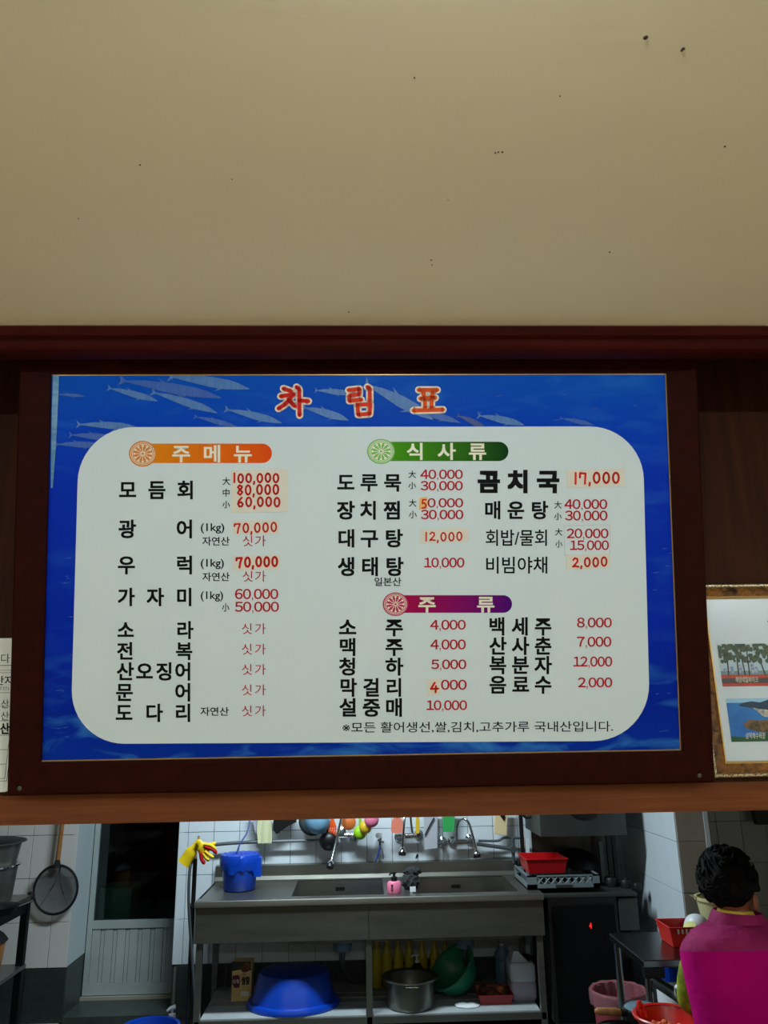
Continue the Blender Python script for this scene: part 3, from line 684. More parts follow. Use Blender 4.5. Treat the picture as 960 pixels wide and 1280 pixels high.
wpoly('photo_caption_bar', [P1(R4(0, .07, 1, .19))], mat('photo_caption_grey', (70,62,66), .3), .0009)
wpoly('photo_sea', [P2(R4(0, 0, 1, 1))], mat('photo_blue_sea', (40,130,205), .3, rgb2=(20,90,180), noise=.5, nscale=20), .0)
wpoly('photo_sky', [P2(R4(0, .9, 1, 1))], mat('photo_pale_sky', (150,200,235), .3), .0002)
wpoly('photo_hill', [P2([(.2, .83), (.3, .9), (.45, .93), (.6, .9), (.75, .96), (1, .97), (1, .7), (.6, .72), (.4, .78)])], mat('photo_blue_hill', (30,60,90), .3), .0004)
wpoly('photo_beach', [P2([(.4, .8), (.46, .78), (.62, .58), (1, .45), (1, .7), (.6, .74)])], mat('photo_sand_town', (215,205,190), .3, rgb2=(110,130,130), noise=.3, nscale=130), .0006)
wpoly('photo_headland', [P2([(.24, .4), (.36, .5), (.55, .48), (.75, .5), (1, .42), (1, .1), (.8, .2), (.5, .22), (.3, .3)])], mat('photo_rock', (125,95,55), .3, rgb2=(40,50,30), noise=.35, nscale=80), .0008)
wpoly('photo_shore', [P2([(0, .13), (.3, .1), (.6, .2), (1, .14), (1, 0), (0, 0)])], mat('photo_green_shore', (28,80,50), .3), .0009)
b = NB(); fit('해양레일바이크', 918, 946, 846.0, 853.4, 0, .0, P=lambda x, y, w: W0(x, y, .0075), bm=b); fit('삼척해수욕장', 930.5, 955, 915.5, 923.5, 0, .0, P=lambda x, y, w: W0(x, y, .0075), bm=b)
text_obj('photo_caption', b, M['pale'], pf, NW)
b = NB(); fit('삼척', 957.5, 985, 768, 786, 0, .04, P=lambda x, y, w: W0(x, y, .0075), bm=b); text_obj('picture_title', b, M['ink'], pf, NW)
# ================================================================== KITCHEN: SINK
SF, SB, SX0, SX1, SZ = 4.94, 5.57, -.968, 1.06, .825
sk = root('sink_unit', 'long stainless steel two-bowl sink unit with drainboard against the tiled wall', 'sink', ((SX0+SX1)/2, (SF+SB)/2, 0))
b1 = (-.42, .13); b2 = (.30, .93); by0, by1 = 5.01, 5.52; dz = .25
b = NB()      # top sheet around the two openings
for (xa, xb_, ya, yb_) in ((SX0, SX1, SF, by0), (SX0, SX1, by1, SB), (SX0, b1[0], by0, by1), (b1[1], b2[0], by0, by1), (b2[1], SX1, by0, by1)):
    box(b, (xa, ya, SZ-.004), (xb_, yb_, SZ-(.006 if (xa == SX0 and xb_ == b1[0]) else 0)+.0))
obj('counter_top', b, M['steel'], sk)
for (xa, xb_) in (b1, b2):
    b = NB(); t = .003
    box(b, (xa, by0-t, SZ-dz), (xb_, by0, SZ-.001)); box(b, (xa, by1, SZ-dz), (xb_, by1+t, SZ-.001)); box(b, (xa-t, by0, SZ-dz), (xa, by1, SZ-.001)); box(b, (xb_, by0, SZ-dz), (xb_+t, by1, SZ-.001)); box(b, (xa-t, by0-t, SZ-dz-t), (xb_+t, by1+t, SZ-dz))
    bo = obj('basin', b, M['steel'], sk)
    c = (xa+xb_)/2
    obj('overflow_slot', bx((c-.03, by1-.003, SZ-.065), (c+.03, by1-.0005, SZ-.045)), M['blk'], bo)
    # drain trap and hose under the bowl
    d = obj('drain_cup', lathe(NB(), (c+.02, 5.3, SZ-dz-.12), [(.03, 0), (.055, .01), (.06, .1), (.062, .116)], 20), M['bluegrey'], sk, smooth=1)
    obj('drain_hose', tube(NB(), curve([(c+.02, 5.3, .46), (c+.02, 5.32, .38), (c+.07, 5.4, .28), (c+.13, 5.48, .24)]), .018), M['pipe'], d, smooth=1)
# rolled front lip, aprons, splashback
b = NB(); loft(b, [[(x, SF+.01, SZ), (x, SF-.008, SZ-.001), (x, SF-.014, SZ-.01), (x, SF-.014, SZ-.035), (x, SF-.006, SZ-.04), (x, SF+.01, SZ-.04)] for x in (SX0-.004, SX1+.004)])
obj('front_lip', b, M['steel'], sk, smooth=1)
xs = at(461, 1150, Y=SF).x
for (a, c) in ((SX0, xs-.001), (xs+.001, SX1)): obj('apron_panel', bx((a, SF, SZ-.225), (c, SF+.012, SZ-.04)), M['steel'], sk, bevel=.002)
b = NB(); loft(b, [[(x, SB-.03, SZ-.004), (x, SB-.03, SZ+.004), (x, SB-.012, SZ+.025), (x, SB-.012, SZ+.088), (x, SB+.02, SZ+.094), (x, SB+.02, SZ-.004)] for x in (SX0, SX1-.02)])
obj('splashback', b, M['steel'], sk)
obj('side_skirt', bx((SX0, SF+.012, SZ-.2), (SX0+.012, SB, SZ-.004)), M['steel'], sk)
obj('side_skirt', bx((SX1-.012, SF+.012, SZ-.2), (SX1, SB, SZ-.004)), M['steel'], sk)
for x in (SX0+.03, xs, SX1-.03):
    for y in (SF+.03, SB-.05):
        obj('leg', bx((x-.018, y-.018, .03), (x+.018, y+.018, SZ-.21)), M['steel'], sk, bevel=.003)
        obj('foot', lathe(NB(), (x, y, 0), [(0, 0), (.022, 0), (.022, .008), (.01, .012), (.01, .032)], 12), M['blk'], sk)
SHZ = .212
for (a, c) in ((SX0+.05, xs-.02), (xs+.02, SX1-.05)):
    for k, (y0, y1) in enumerate(((SF+.03, SF+.24), (SF+.25, SF+.33), (SF+.345, SF+.42), (SF+.435, SF+.6))):
        obj('shelf_board', bx((a, y0, SHZ-.014), (c, y1, SHZ)), M['dirty'] if k else M['shelfwhite'], sk)
    obj('shelf_rail', bx((a-.03, SF+.012, SHZ-.04), (c+.03, SF+.03, SHZ-.006)), M['steel'], sk)
def T(name, label, cat, c, group=None): return root(name, label, cat, c, group)
# ---- under the sink
CY = 5.26; c = Vector((at(301, 1250, Y=CY).x, CY+.05, SHZ))
q0, q1 = at(289, 1248, Y=CY), at(314, 1248, Y=CY)
r = T('sauce_carton', 'tan soybean paste carton with a dark top under the sink left end', 'box', c)
obj('carton', bx((q0.x, CY, SHZ), (q1.x, CY+.1, at(301, 1203, Y=CY).z)), M['card'], r, bevel=.003)
KP = lambda x, y, w: Vector((at(x, y, Y=CY).x, CY-.0012-w, at(x, y, Y=CY).z))
def kflat(name, polys, m, par, w=0, P=KP):
    b = NB()
    for q in polys: b.faces.new([b.verts.new(P(x, y, w)) for x, y in q])
    return text_obj(name, b, m, par, NW)
kflat('dark_print', [[(289,1202),(314,1202),(314,1213),(300,1212),(290,1214)]], M['carddark'], r)
kflat('dish_picture', [[(301,1210),(303,1204),(309,1203),(313,1206),(312,1213),(306,1216),(302,1214)]], M['food'], r, .0004)
kflat('maroon_emblem', [[(279+x,1200+y) for x, y in ((0,0),)]+[]] if 0 else [[(279.5+5,1219+0),(290,1218),(290.5,1232),(288,1235),(281+3.5,1235),(283,1232),(282.5,1222)]], M['maroon'], r, .0004) if 0 else kflat('maroon_emblem', [[(290.5,1220),(297,1218.5),(302+.5-3,1219.5+.5),(300.3,1226),(299,1234.5),(293,1235),(290.3,1229)]], M['maroon'], r, .0004)
b = fit('순창', 291, 299.5, 1224, 1229, .0008, .02, P=KP); text_obj('emblem_lettering', b, M['pale'], r, NW)
b = fit('쌈장', 303.2-1.5, 312.2, 1220.5, 1231, .0005, .05, P=KP); text_obj('carton_lettering', b, M['ink'], r, NW)
b = fit('맛있는', 302.5, 308, 1216.5, 1219, .0005, .02, P=KP); text_obj('carton_small_print', b, M['ink'], r, NW)
kflat('white_code_patch', [[(301,1239),(311,1239),(311,1245),(301,1245)]], M['pale'], r, .0004)
c = Vector((at(367, 1240, Y=5.19).x, 5.19, SHZ))
r = T('upturned_basin', 'big blue plastic basin lying upside down on the left sink shelf', 'basin', c)
obj('bowl', lathe(NB(), c, [(0, .185), (.17, .185), (.202, .177), (.213, .16), (.24, .045), (.245, .032)], 48, sy=.85), M['blue'], r, smooth=1)
obj('rim', lathe(NB(), c, [(.24, .034), (.268, .03), (.277, .015), (.275, .003), (.268, .003), (.265, .02), (.24, .026)], 48, sy=.85), M['blue'], r, smooth=1)
c = Vector((at(513, 1240, Y=5.1).x, 5.10, SHZ))
r = T('steel_pot', 'open stainless steel stock pot with rim handles on the right sink shelf', 'pot', c)
obj('body', lathe(NB(), c, [(.11, 0), (.132, .006), (.138, .02), (.140, .14), (.158, .150), (.166, .149), (.166, .156), (.139, .150), (.136, .03), (.12, .008), (0, .008)], 40), M['steel'], r, smooth=1)
for s in (-1, 1): obj('handle', tube(NB(), curve([c+Vector((x, s*.155, .18)) for x in (0,)]*1+[c+Vector((-.04, s*.145, .175)), c+Vector((-.035, s*.185, .185)), c+Vector((.035, s*.185, .185)), c+Vector((.04, s*.145, .175))][0:4]) if 0 else [c+Vector((-.04, s*.140, .138)), c+Vector((-.035, s*.186, .146)), c+Vector((.035, s*.186, .146)), c+Vector((.04, s*.140, .138))], .005), M['chrome'], r, smooth=1)
c = at(574, 1232, Y=5.2); ax = Vector((-.62, -.30, .72))
r = T('green_colander', 'dark green plastic bowl tilted on its side on the right sink shelf', 'bowl', (c.x, 5.2, SHZ))
obj('shell', lathe(NB(), (c.x+.035, 5.26, SHZ+.075), [(0, -.03), (.07, -.02), (.12, .03), (.148, .11), (.152, .125), (.146, .125), (.142, .11), (.115, .035), (.068, -.012), (0, -.022)], 36, ax), M['teal'], r, smooth=1)
obj('rim', lathe(NB(), (c.x+.035, 5.26, SHZ+.075), [(.146, .12), (.158, .118), (.162, .125), (.158, .133), (.146, .13)], 36, ax), M['teal'], r, smooth=1)
# yellow bottles, standing in a row behind
BOT = [(471,1176,1246),(484,1174,1246),(498,1175,1222),(512,1175,1222),(528,1177,1222),(544,1176,1220),(557,1179,1218),(571,1181,1212)]
wo = ['first', 'second', 'third', 'fourth', 'fifth', 'sixth', 'seventh', 'last']
for i, (px, yt, yb_) in enumerate(BOT):
    c = at(px, 1210, Y=5.46); zt_ = at(px, yt, Y=5.46).z; h = zt_-SHZ; h0 = h
    r = T('oil_bottle', wo[i]+' yellow bottle from the left in the row behind the pots under the sink', 'bottle', (c.x, 5.46, SHZ), 'yellow bottles under the sink')
    obj('body', lathe(NB(), (c.x, 5.46, SHZ), [(0, 0), (.031, 0), (.034, .01), (.034, h*.45), (.031, h*.5), (.034, h*.55), (.033, h*.68), (.024, h*.8), (.013, h*.9), (.012, h*.94)], 16), M['oil'], r, smooth=1)
    obj('cap', lathe(NB(), (c.x, 5.46, SHZ), [(.014, h*.93), (.014, h), (0, h)], 12), M['oilcap'], r)
c = at(521, 1200, Y=5.38)
r = T('pump_bottle', 'dark pump bottle with a white pump top behind the steel pot', 'bottle', (c.x, 5.36, SHZ))
z1 = at(521, 1203, Y=5.36).z
obj('body', lathe(NB(), (c.x, 5.36, SHZ), [(0, 0), (.04, 0), (.043, .01), (.043, z1-SHZ-.04), (.02, z1-SHZ-.005), (.016, z1-SHZ)], 20), M['blk'], r, smooth=1)
obj('pump', lathe(NB(), (c.x, 5.36, z1), [(.014, 0), (.014, .012), (.006, .016), (.006, .04), (0, .04)], 12), M['white'], r)
obj('nozzle', tube(NB(), [(c.x+.012, 5.36, z1+.043), (c.x-.03, 5.34, z1+.043), (c.x-.037, 5.336, z1+.034)], .0055), M['white'], r)
obj('label_patch', bx((c.x+.0+.012, 5.312, z1-.1), (c.x+.045, 5.318, z1-.05)), M['white'], r)
# red tray with food
p0, p1 = at(598, 1262, Y=5.1), at(641, 1262, Y=5.1)
cx = (p0.x+p1.x)/2; wd = (p1.x-p0.x)
def tray(name, label, cat, c, w, d, h, m, group=None):
    r = T(name, label, cat, c, group); b = NB(); X, Y, Z = c; t = .004
    rr = lambda s, z: [(X-w/2*s, Y-d/2*s, z), (X+w/2*s, Y-d/2*s, z), (X+w/2*s, Y+d/2*s, z), (X-w/2*s, Y+d/2*s, z)]
    loft(b, [rr(.86, Z), rr(1, Z+h-.006), rr(1.05, Z+h-.004), rr(1.05, Z+h), rr(.97, Z+h), rr(.84, Z+t)]); o = obj('tray', b, m, r, bevel=.006); return r
r = tray('red_food_tray', 'dark red tray of scraps on the right sink shelf', 'tray', (cx, 5.16, SHZ), wd, .2, .055, M['darkred'])
b = NB()
for k in range(14):
    x, y = cx+random.uniform(-.4, .4)*wd, 5.16+random.uniform(-.07, .07); lathe(b, (x, y, SHZ+.02), [(0, 0), (.02, .01), (.024, .025), (.012, .045), (0, .05)], 8)
o = obj('food_scraps', b, M['food'], r, smooth=1); o['kind'] = 'stuff'
cc = at(625, 1240, Y=5.15); obj('orange_piece', lathe(NB(), (cc.x, 5.14, SHZ+.045), [(0, 0), (.02, .005), (.024, .02), (.015, .034), (0, .038)], 12), M['orange2'], r, smooth=1)
# white canister with lilac liquid
p0, p1 = at(639, 1255, Y=5.14), at(672, 1255, Y=5.14)
r = T('white_canister', 'large milky white jerrycan with handle at the right sink leg', 'canister', ((p0.x+p1.x)/2, 5.2, SHZ))
zt_ = at(650, 1186, Y=5.2).z
def rbox(b, x0, x1, y0, y1, z0, z1, k=.02, mi=0):
    R = []
    for z, s in ((z0, k), (z0+k, 0), (z1-k, 0), (z1, k)):
        pts = []
        for (cx_, cy_, a) in ((x1-k, y1-k, 0), (x0+k, y1-k, pi/2), (x0+k, y0+k, pi), (x1-k, y0+k, 1.5*pi)):
            for j in range(4):
                t = a+j/3*pi/2; rr_ = k if s == 0 else k*.45; pts.append((cx_+rr_*cos(t), cy_+rr_*sin(t), z))
        R.append(pts)
    return loft(b, R)
b = NB(); rbox(b, p0.x, p1.x, 5.12, 5.3, SHZ, SHZ+.11, .02); obj('filled_part', b, M['liquid'], r, smooth=1)
b = NB(); rbox(b, p0.x+.001, p1.x-.001, 5.121, 5.299, SHZ+.09, zt_-.06, .02); loft(b, [[(x, y, z) for x, y in ((x0, 5.15), (x1, 5.15), (x1, 5.27), (x0, 5.27))] for z, x0, x1 in ((zt_-.075, p0.x+.01, p1.x-.02), (zt_-.01, p0.x+.03, p1.x-.09), (zt_, p0.x+.035, p1.x-.095))])
obj('canister_body', b, M['milky'], r, smooth=1)
obj('dark_lid', lathe(NB(), (p1.x-.045, 5.2, zt_-.062), [(.03, 0), (.03, .03), (0, .032)], 16), M['blk'], r)
c = at(629, 1205, Y=5.4)
r = T('blue_bottle', 'dim blue tinted plastic bottle behind the red tray', 'bottle', (c.x, 5.42, SHZ)); h = at(629, 1178, Y=5.42).z-SHZ
obj('body', lathe(NB(), (c.x, 5.42, SHZ), [(0, 0), (.045, 0), (.05, .012), (.05, h*.55), (.044, h*.6), (.05, h*.65), (.046, h*.78), (.018, h*.92), (.018, h*.96)], 20), M['bluegrey'], r, smooth=1)
obj('cap', lathe(NB(), (c.x, 5.42, SHZ), [(.02, h*.94), (.02, h), (0, h)], 12), M['white'], r)
# crumpled rag on right shelf
b = NB(); c = at(585, 1262, Y=5.05); lathe(b, (c.x, 5.07, SHZ), [(.075, 0), (.08, .004), (.05, .01), (.02, .014), (0, .012)], 14, sy=.7)
for v in b.verts: v.co.z += random.uniform(0, .008)*(v.co.z > SHZ+.001); v.co.x += random.uniform(-.008, .008)
o = obj('cloth', b, M['white'], smooth=1); tag(o, 'pale crumpled cloth on the shelf between green bowl and red tray', 'cloth')
# ---- on the sink
c = Vector((at(298, 1110, Z=SZ).x, 5.27, SZ)); c = Vector((at(299, 1112, Y=5.27).x, 5.27, SZ))
r = T('blue_bucket', 'blue plastic bucket lined with a blue bag on the drainboard', 'bucket', c)
ht = at(299, 1070, Y=5.27).z-SZ
obj('pail', lathe(NB(), c, [(0, 0), (.092, 0), (.098, .006), (.112, ht*.8), (.114, ht)], 36), M['blue'], r, smooth=1)
b = NB(); n = 40; R = []
for (rr_, z, am) in ((.116, ht*.62, .006), (.122, ht*.8, .007), (.124, ht, .004), (.118, ht+.014, .004), (.09, ht+.006, .006), (.04, ht+.012, .008), (.005, ht+.008, 0)):
    R.append([c+Vector(((rr_+am*sin(k*1.9+z*90))*cos(2*pi*k/n), (rr_+am*sin(k*1.9+z*90))*sin(2*pi*k/n), z+am*.9*sin(k*2.7)*(1 if z < ht*.7 else .5)-(.02 if z < ht*.7 and k % 9 < 3 else 0))) for k in range(n)])
loft(b, R, cap=False); obj('bag_liner', b, M['bluebag'], r, smooth=1)
b = NB(); q = c+Vector((.118, -.03, ht*.72)); loft(b, [[q+Vector((s*(.01+.012*abs(x)), -.0+x*.03, z)) for s, x in ((-1, -1), (1, -1), (1, 1), (-1, 1))] for z in (-.06, -.03, .02, .05)]); obj('bag_tail', b, M['bluebag'], r, smooth=1)
o = obj('string', tube(NB(), curve([at(313, 1021, Y=5.5), at(309, 1040, Y=5.45), at(300, 1055, Y=5.4), at(296, 1066, Y=5.27)]), .005), M['cord'], smooth=1); tag(o, 'thin blue string running down the tiles into the blue bucket', 'string')
def pump_bottle(name, label, px, ypb, yshoulder, ytop, Y, m, mp, rad, Zb):
    c = at(px, ypb, Y=Y); c = Vector((c.x, Y, Zb)); z1 = at(px, yshoulder, Y=Y).z-Zb; z2 = at(px, ytop, Y=Y).z-Zb
    r = T(name, label, 'bottle', c)
    obj('body', lathe(NB(), c, [(0, 0), (rad*.92, 0), (rad, .006), (rad, z1-.012), (rad*.8, z1-.002), (rad*.4, z1)], 24, sy=.8), m, r, smooth=1)
    obj('collar', lathe(NB(), c, [(rad*.42, z1), (rad*.42, z1+.022), (rad*.2, z1+.026), (rad*.16, z2-.01), (0, z2-.01)], 14), mp, r)
    obj('nozzle', tube(NB(), [c+Vector((.012, 0, z2-.004)), c+Vector((-.02, -.012, z2-.004)), c+Vector((-.028, -.016, z2-.014))], .006), mp, r)
    return r
r = pump_bottle('dish_soap_bottle', 'pink soap bottle with a black pump standing between the two sink bowls', 493, 1120, 1101, 1090, 5.04, M['pink'], M['blk'], .043, SZ)
q = at(493, 1111, Y=5.0); b = NB(); fit('주', 488.5, 491.5, 1106, 1118, 0, .02, P=lambda x, y, w: Vector((at(x, y, Y=5.003).x, 5.0035, at(x, y, Y=5.003).z)), bm=b); text_obj('bottle_print', b, M['ink'], r, NW)
c = at(512, 1118, Y=5.1); c.z = SZ
r = T('mesh_scrubber', 'dark mesh scrubber heap beside the pink soap bottle', 'scrubber', c)
b = NB(); bmesh.ops.create_icosphere(b, subdivisions=3, radius=1)
for v in b.verts:
    k = 1+.18*sin(v.co.x*9+1)*cos(v.co.z*8)+random.uniform(-.07, .07); v.co = Vector((v.co.x*.055*k, v.co.y*.045*k, v.co.z*.05*k))+c+Vector((.01, .0, .052))
for v in b.verts: v.co.z = max(v.co.z, SZ+.001)
obj('lower_heap', b, M['sponge'], r, smooth=1)
b = NB(); bmesh.ops.create_icosphere(b, subdivisions=3, radius=1)
for v in b.verts:
    k = 1+.2*sin(v.co.y*8)*cos(v.co.x*10)+random.uniform(-.08, .08); v.co = Vector((v.co.x*.05*k, v.co.y*.035*k, v.co.z*.026*k))+c+Vector((.02, .01, .105))
obj('upper_heap', b, M['sponge'], r, smooth=1)
obj('white_edge', bx((c.x-.0, c.y-.05, SZ+.001), (c.x+.035, c.y-.042, SZ+.03)), M['white'], r)
for nm, lb, x0, x1, m in (('sink_washing_bowl', 'blue washing bowl sitting in the left sink bowl', 428, 486, 'blue'), ('sink_washing_bowl', 'dark red washing bowl sitting in the right sink bowl', 529, 592, 'darkred')):
    a, c_ = at(x0, 1119, Y=5.26), at(x1, 1119, Y=5.26); rad = min((c_.x-a.x)/2, .18); cc = Vector(((a.x+c_.x)/2, 5.26, SZ-dz))
    r = T(nm, lb, 'bowl', cc, 'washing bowls in the sink'); h = .155
    obj('shell', lathe(NB(), cc, [(0, 0), (rad*.65, 0), (rad*.7, .006), (rad*.96, h-.01), (rad*.93, h-.01), (rad*.66, .008), (0, .006)], 32), M[m], r, smooth=1)
    obj('rim', lathe(NB(), cc, [(rad*.93, h-.012), (rad*1.0, h-.012), (rad*1.02, h-.004), (rad, h+.002), (rad*.93, h)], 32), M[m], r, smooth=1)
# ================================================================== WALL FITTINGS ABOVE THE SINK
WY = 5.53
def A(px, py, d=0.0): return at(px, py, Y=WY-d)
# pipes
o = obj('wall_pipe', tube(NB(), curve([A(268, 1056), A(290, 1054), A(330, 1052), A(420, 1049.5)], 4), .011), M['pipe'], smooth=1); tag(o, 'grey hose pipe running along the tiles behind the hanging towel', 'pipe')
r = T('pipe_pair', 'two grey water pipes running right from the curved tap to a riser', 'pipe', A(620, 1058))
obj('upper_pipe', tube(NB(), curve([A(598, 1051), A(622, 1051), A(632, 1047), A(655, 1048)], 4), .008), M['pipe'], r, smooth=1)
obj('lower_pipe', tube(NB(), [A(596, 1055), A(640, 1061)], .012), M['pipe'], r, smooth=1)
obj('riser', tube(NB(), [A(641, 1047), A(642, 1079)], .012), M['pipe'], r, smooth=1)
obj('flange', lathe(NB(), A(641, 1061)-Vector((0, .02, 0)), [(0, -.01), (.022, -.01), (.022, .03), (0, .03)], 14, (0, 1, 0)), M['pipe'], r)
# taps
def tap(label, body, spout, tipdir, knobs):
    c = A(*body); r = T('wall_tap', label, 'tap', c, 'wall taps over the sink')
    obj('mixer_body', tube(NB(), [c-Vector((.07, 0, 0)), c+Vector((.07, 0, 0))], .019, 12), M['chrome'], r, smooth=1)
    for kx, ky in knobs:
        k = A(kx, ky); obj('inlet', lathe(NB(), k+Vector((0, .06, 0)), [(0, 0), (.028, 0), (.03, .01), (.016, .018), (.014, .07), (0, .075)], 16, (0, -1, 0)), M['chrome'], r, smooth=1)
        obj('knob', lathe(NB(), k-Vector((0, .0, 0)), [(0, 0), (.02, .002), (.023, .012), (.02, .03), (.008, .034), (0, .034)], 12, (0, -1, 0)), M['pipe'], r, smooth=1)
    obj('spout', tube(NB(), curve(spout, 8), .0085, 10), M['chrome'], r, smooth=1)
    e = Vector(spout[-1]); d = (e-Vector(spout[-2])).normalized()
    obj('spray_head', lathe(NB(), e-d*.02, [(.009, 0), (.014, .004), (.022, .022), (.024, .03)], 16, d), M['chrome'], r, smooth=1)
    obj('nozzle', lathe(NB(), e-d*.02, [(.023, .03), (.024, .034), (.022, .05), (0, .05)], 16, d), M['blk'], r)
    return r
tap('leftmost wall tap with a straight slanting chrome spout', (433, 1044), [A(431, 1040, 0), A(431, 1022, .03), A(428, 1018, .08), A(421, 1048, .2), A(413.5, 1079, .3)], None, ((427, 1041), (442, 1047)))
tap('middle wall tap with a short dark hooked spout', (508, 1045), [A(516, 1044, 0), A(514, 1030, .02), A(512, 1014, .04), A(507, 1014, .08), A(505, 1030, .12), A(503, 1063, .16)], None, ((499, 1047), (524, 1044)))
tap('rightmost wall tap with a chrome swan-neck spout curving right', (575, 1052), [A(571, 1052, 0), A(571, 1036, .03), A(574, 1026, .05), A(580, 1023.5, .08), A(586, 1029, .1), A(591, 1045, .13), A(595.5, 1066, .15)], None, ((554, 1053), (566, 1053), (588, 1050)))
c = A(475, 1045); r = T('small_tap', 'small white-capped hose tap above the middle of the splashback', 'tap', c)
obj('valve', tube(NB(), [A(476, 1042), A(475, 1056)], .010), M['chrome'], r, smooth=1)
obj('cap', lathe(NB(), A(473.5, 1044), [(0, -.018), (.02, -.018), (.022, 0), (.02, .018), (0, .018)], 14, (0, -1, 0)), M['white'], r)
obj('lever', tube(NB(), [A(472, 1050, .01), A(480, 1053, .01)], .006), M['pipe'], r)
obj('hose', tube(NB(), curve([A(475, 1056), A(474, 1064, .02), A(469, 1078, .03)]), .006), M['cord'], r, smooth=1)
obj('hose', tube(NB(), curve([A(475, 1056), A(478, 1064, .02), A(479, 1074, .03)]), .005), M['pipe'], r, smooth=1)
# hanging things
def slab(name, label, cat, pts, m, t=.012, d=.0, group=None, bev=.002):
    P_ = [A(x, y, d) for x, y in pts]; b = NB(); prism(b, [(p.x, WY-d, p.z) for p in P_], (0, t, 0)); o = obj(name, b, m, bevel=bev); tag(o, label, cat, group); return o
b = NB(); R = []
for k in range(9):
    y = 1012+(1054-1012)*k/8; a, c_ = A(322+.6*sin(k), y, .02), A(340.5-k*.1+.5*cos(k), y, .02); n = 10
    R.append([Vector((a.x+(c_.x-a.x)*j/n, WY-.03-.005*sin(j*1.3+k*.3), a.z)) for j in range(n+1)]+[Vector((a.x+(c_.x-a.x)*j/n, WY-.02-.005*sin(j*1.3+k*.3), a.z)) for j in range(n, -1, -1)])
loft(b, R); tag(obj('towel', b, M['towel'], smooth=1), 'pale yellow towel hanging on the tiles right of the blue cord', 'towel')
b = NB(); R = []
for k in range(6):
    y = 1012+(1041-1012)*k/5; a, c_ = A(313+k*1.2, y, .01), A(324, y, .01)
    R.append([Vector((a.x, WY-.015, a.z)), Vector((c_.x, WY-.018, a.z)), Vector((c_.x, WY-.01, a.z)), Vector((a.x, WY-.007, a.z))])
loft(b, R); tag(obj('towel', b, M['greymat']), 'grey-brown cloth hanging behind the pale yellow towel', 'towel')
r = T('scrubbing_brush', 'dark brush hanging with its tip left of the round pot lid', 'brush', A(355, 1030))
obj('head', prism(NB(), [(p.x, WY-.04, p.z) for p in (A(343, 1012), A(372, 1012), A(371, 1027), A(362, 1031), A(346, 1042), A(342, 1036))], (0, .03, 0)), M['blk'], r)
obj('tip', prism(NB(), [(p.x, WY-.03, p.z) for p in (A(346, 1040), A(350, 1041), A(352, 1030), A(348, 1030))], (0, .01, 0)), M['wood'], r)
c = A(391, 1026, .04); rd = (A(408, 1026).x-A(374, 1026).x)/2
r = T('pot_lid', 'round glass pot lid with a dark rim hanging above the left bowl', 'lid', c)
obj('rim', lathe(NB(), c, [(rd*.93, -.004), (rd, -.004), (rd*1.03, .002), (rd, .008), (rd*.93, .008)], 40, (0, -1, 0)), M['blk'], r, smooth=1)
obj('lid_glass', lathe(NB(), c, [(rd*.94, 0), (rd*.8, .012), (rd*.4, .026), (0, .03)], 40, (0, -1, 0)), mat('smoky_glass', (70,82,82), .2), r, smooth=1)
c2 = A(397, 1027, .08); rd2 = .078
r = T('blue_scoop_bowl', 'small translucent blue bowl hanging over the round pot lid', 'bowl', c2)
obj('shell', lathe(NB(), c2, [(rd2, -.02), (rd2*1.05, -.018), (rd2, -.01), (rd2*.85, .02), (rd2*.5, .045), (0, .05)], 32, (0, -1, 0)), M['bluewater'], r, smooth=1)
r = T('ladle', 'black ladle with a long handle hanging left of the orange slotted spoon', 'ladle', A(411, 1050))
c = A(411, 1051, .03); obj('ladle_bowl', lathe(NB(), c, [(.062, -.01), (.064, -.006), (.055, .02), (.03, .036), (0, .042)], 24, (0, -1, 0)), M['blk'], r, smooth=1)
obj('handle', tube(NB(), [A(409, 1042, .035), A(410.5, 1010, .03)], .008), M['blk'], r)
def spoon(name, label, px, y0, y1, hw, m, slots=0, hx=None, d=.05):
    r = T(name, label, 'utensil', A(px, (y0+y1)/2, d)); b = NB(); hx = hx or px
    if slots:
        for k in range(4):
            x = px-hw+hw*2*(k+.5)/4; prism(b, [(p.x, WY-d, p.z) for p in (A(x-hw*.2, y0+3, d), A(x+hw*.2, y0+3, d), A(x+hw*.2, y1, d), A(x-hw*.2, y1, d))], (0, .005, 0))
        prism(b, [(p.x, WY-d, p.z) for p in (A(px-hw*.4, y0-6, d), A(px+hw*.4, y0-6, d), A(px+hw, y0+4, d), A(px-hw, y0+4, d))], (0, .005, 0)); prism(b, [(p.x, WY-d, p.z) for p in (A(px-hw, y1-4, d), A(px+hw, y1-4, d), A(px+hw*.8, y1, d), A(px-hw*.8, y1, d))], (0, .005, 0))
    else: prism(b, [(A(*q, d).x, WY-d, A(*q, d).z) for q in [(px-hw*.5, y0), (px+hw*.5, y0), (px+hw*.95, y0+6), (px+hw, y1-4), (px+hw*.7, y1), (px-hw*.8, y1), (px-hw, y1-3), (px-hw*.95, y0+7)]], (0, .006, 0))
    obj('blade', b, m, r, bevel=.001); obj('handle', tube(NB(), [A(px, y0+1, d-.004), A(hx, 1004, d-.004)], .008), m, r); return r
spoon('slotted_spoon', 'orange slotted spoon hanging beside the black ladle', 415.5, 1030, 1048, 5.2, M['orange'], 1, 413)
r = T('amber_disc', 'round amber plastic scoop partly hidden behind the leftmost tap', 'utensil', A(436, 1029))
obj('disc', lathe(NB(), A(436, 1028, .03), [(.0, .02), (.03, .018), (.048, .004), (.046, -.004), (0, -.004)], 24, (0, -1, 0)), M['orange2'], r, smooth=1)
obj('handle', tube(NB(), [A(436, 1022, .03), A(436, 1006, .03)], .007), M['orange2'], r)
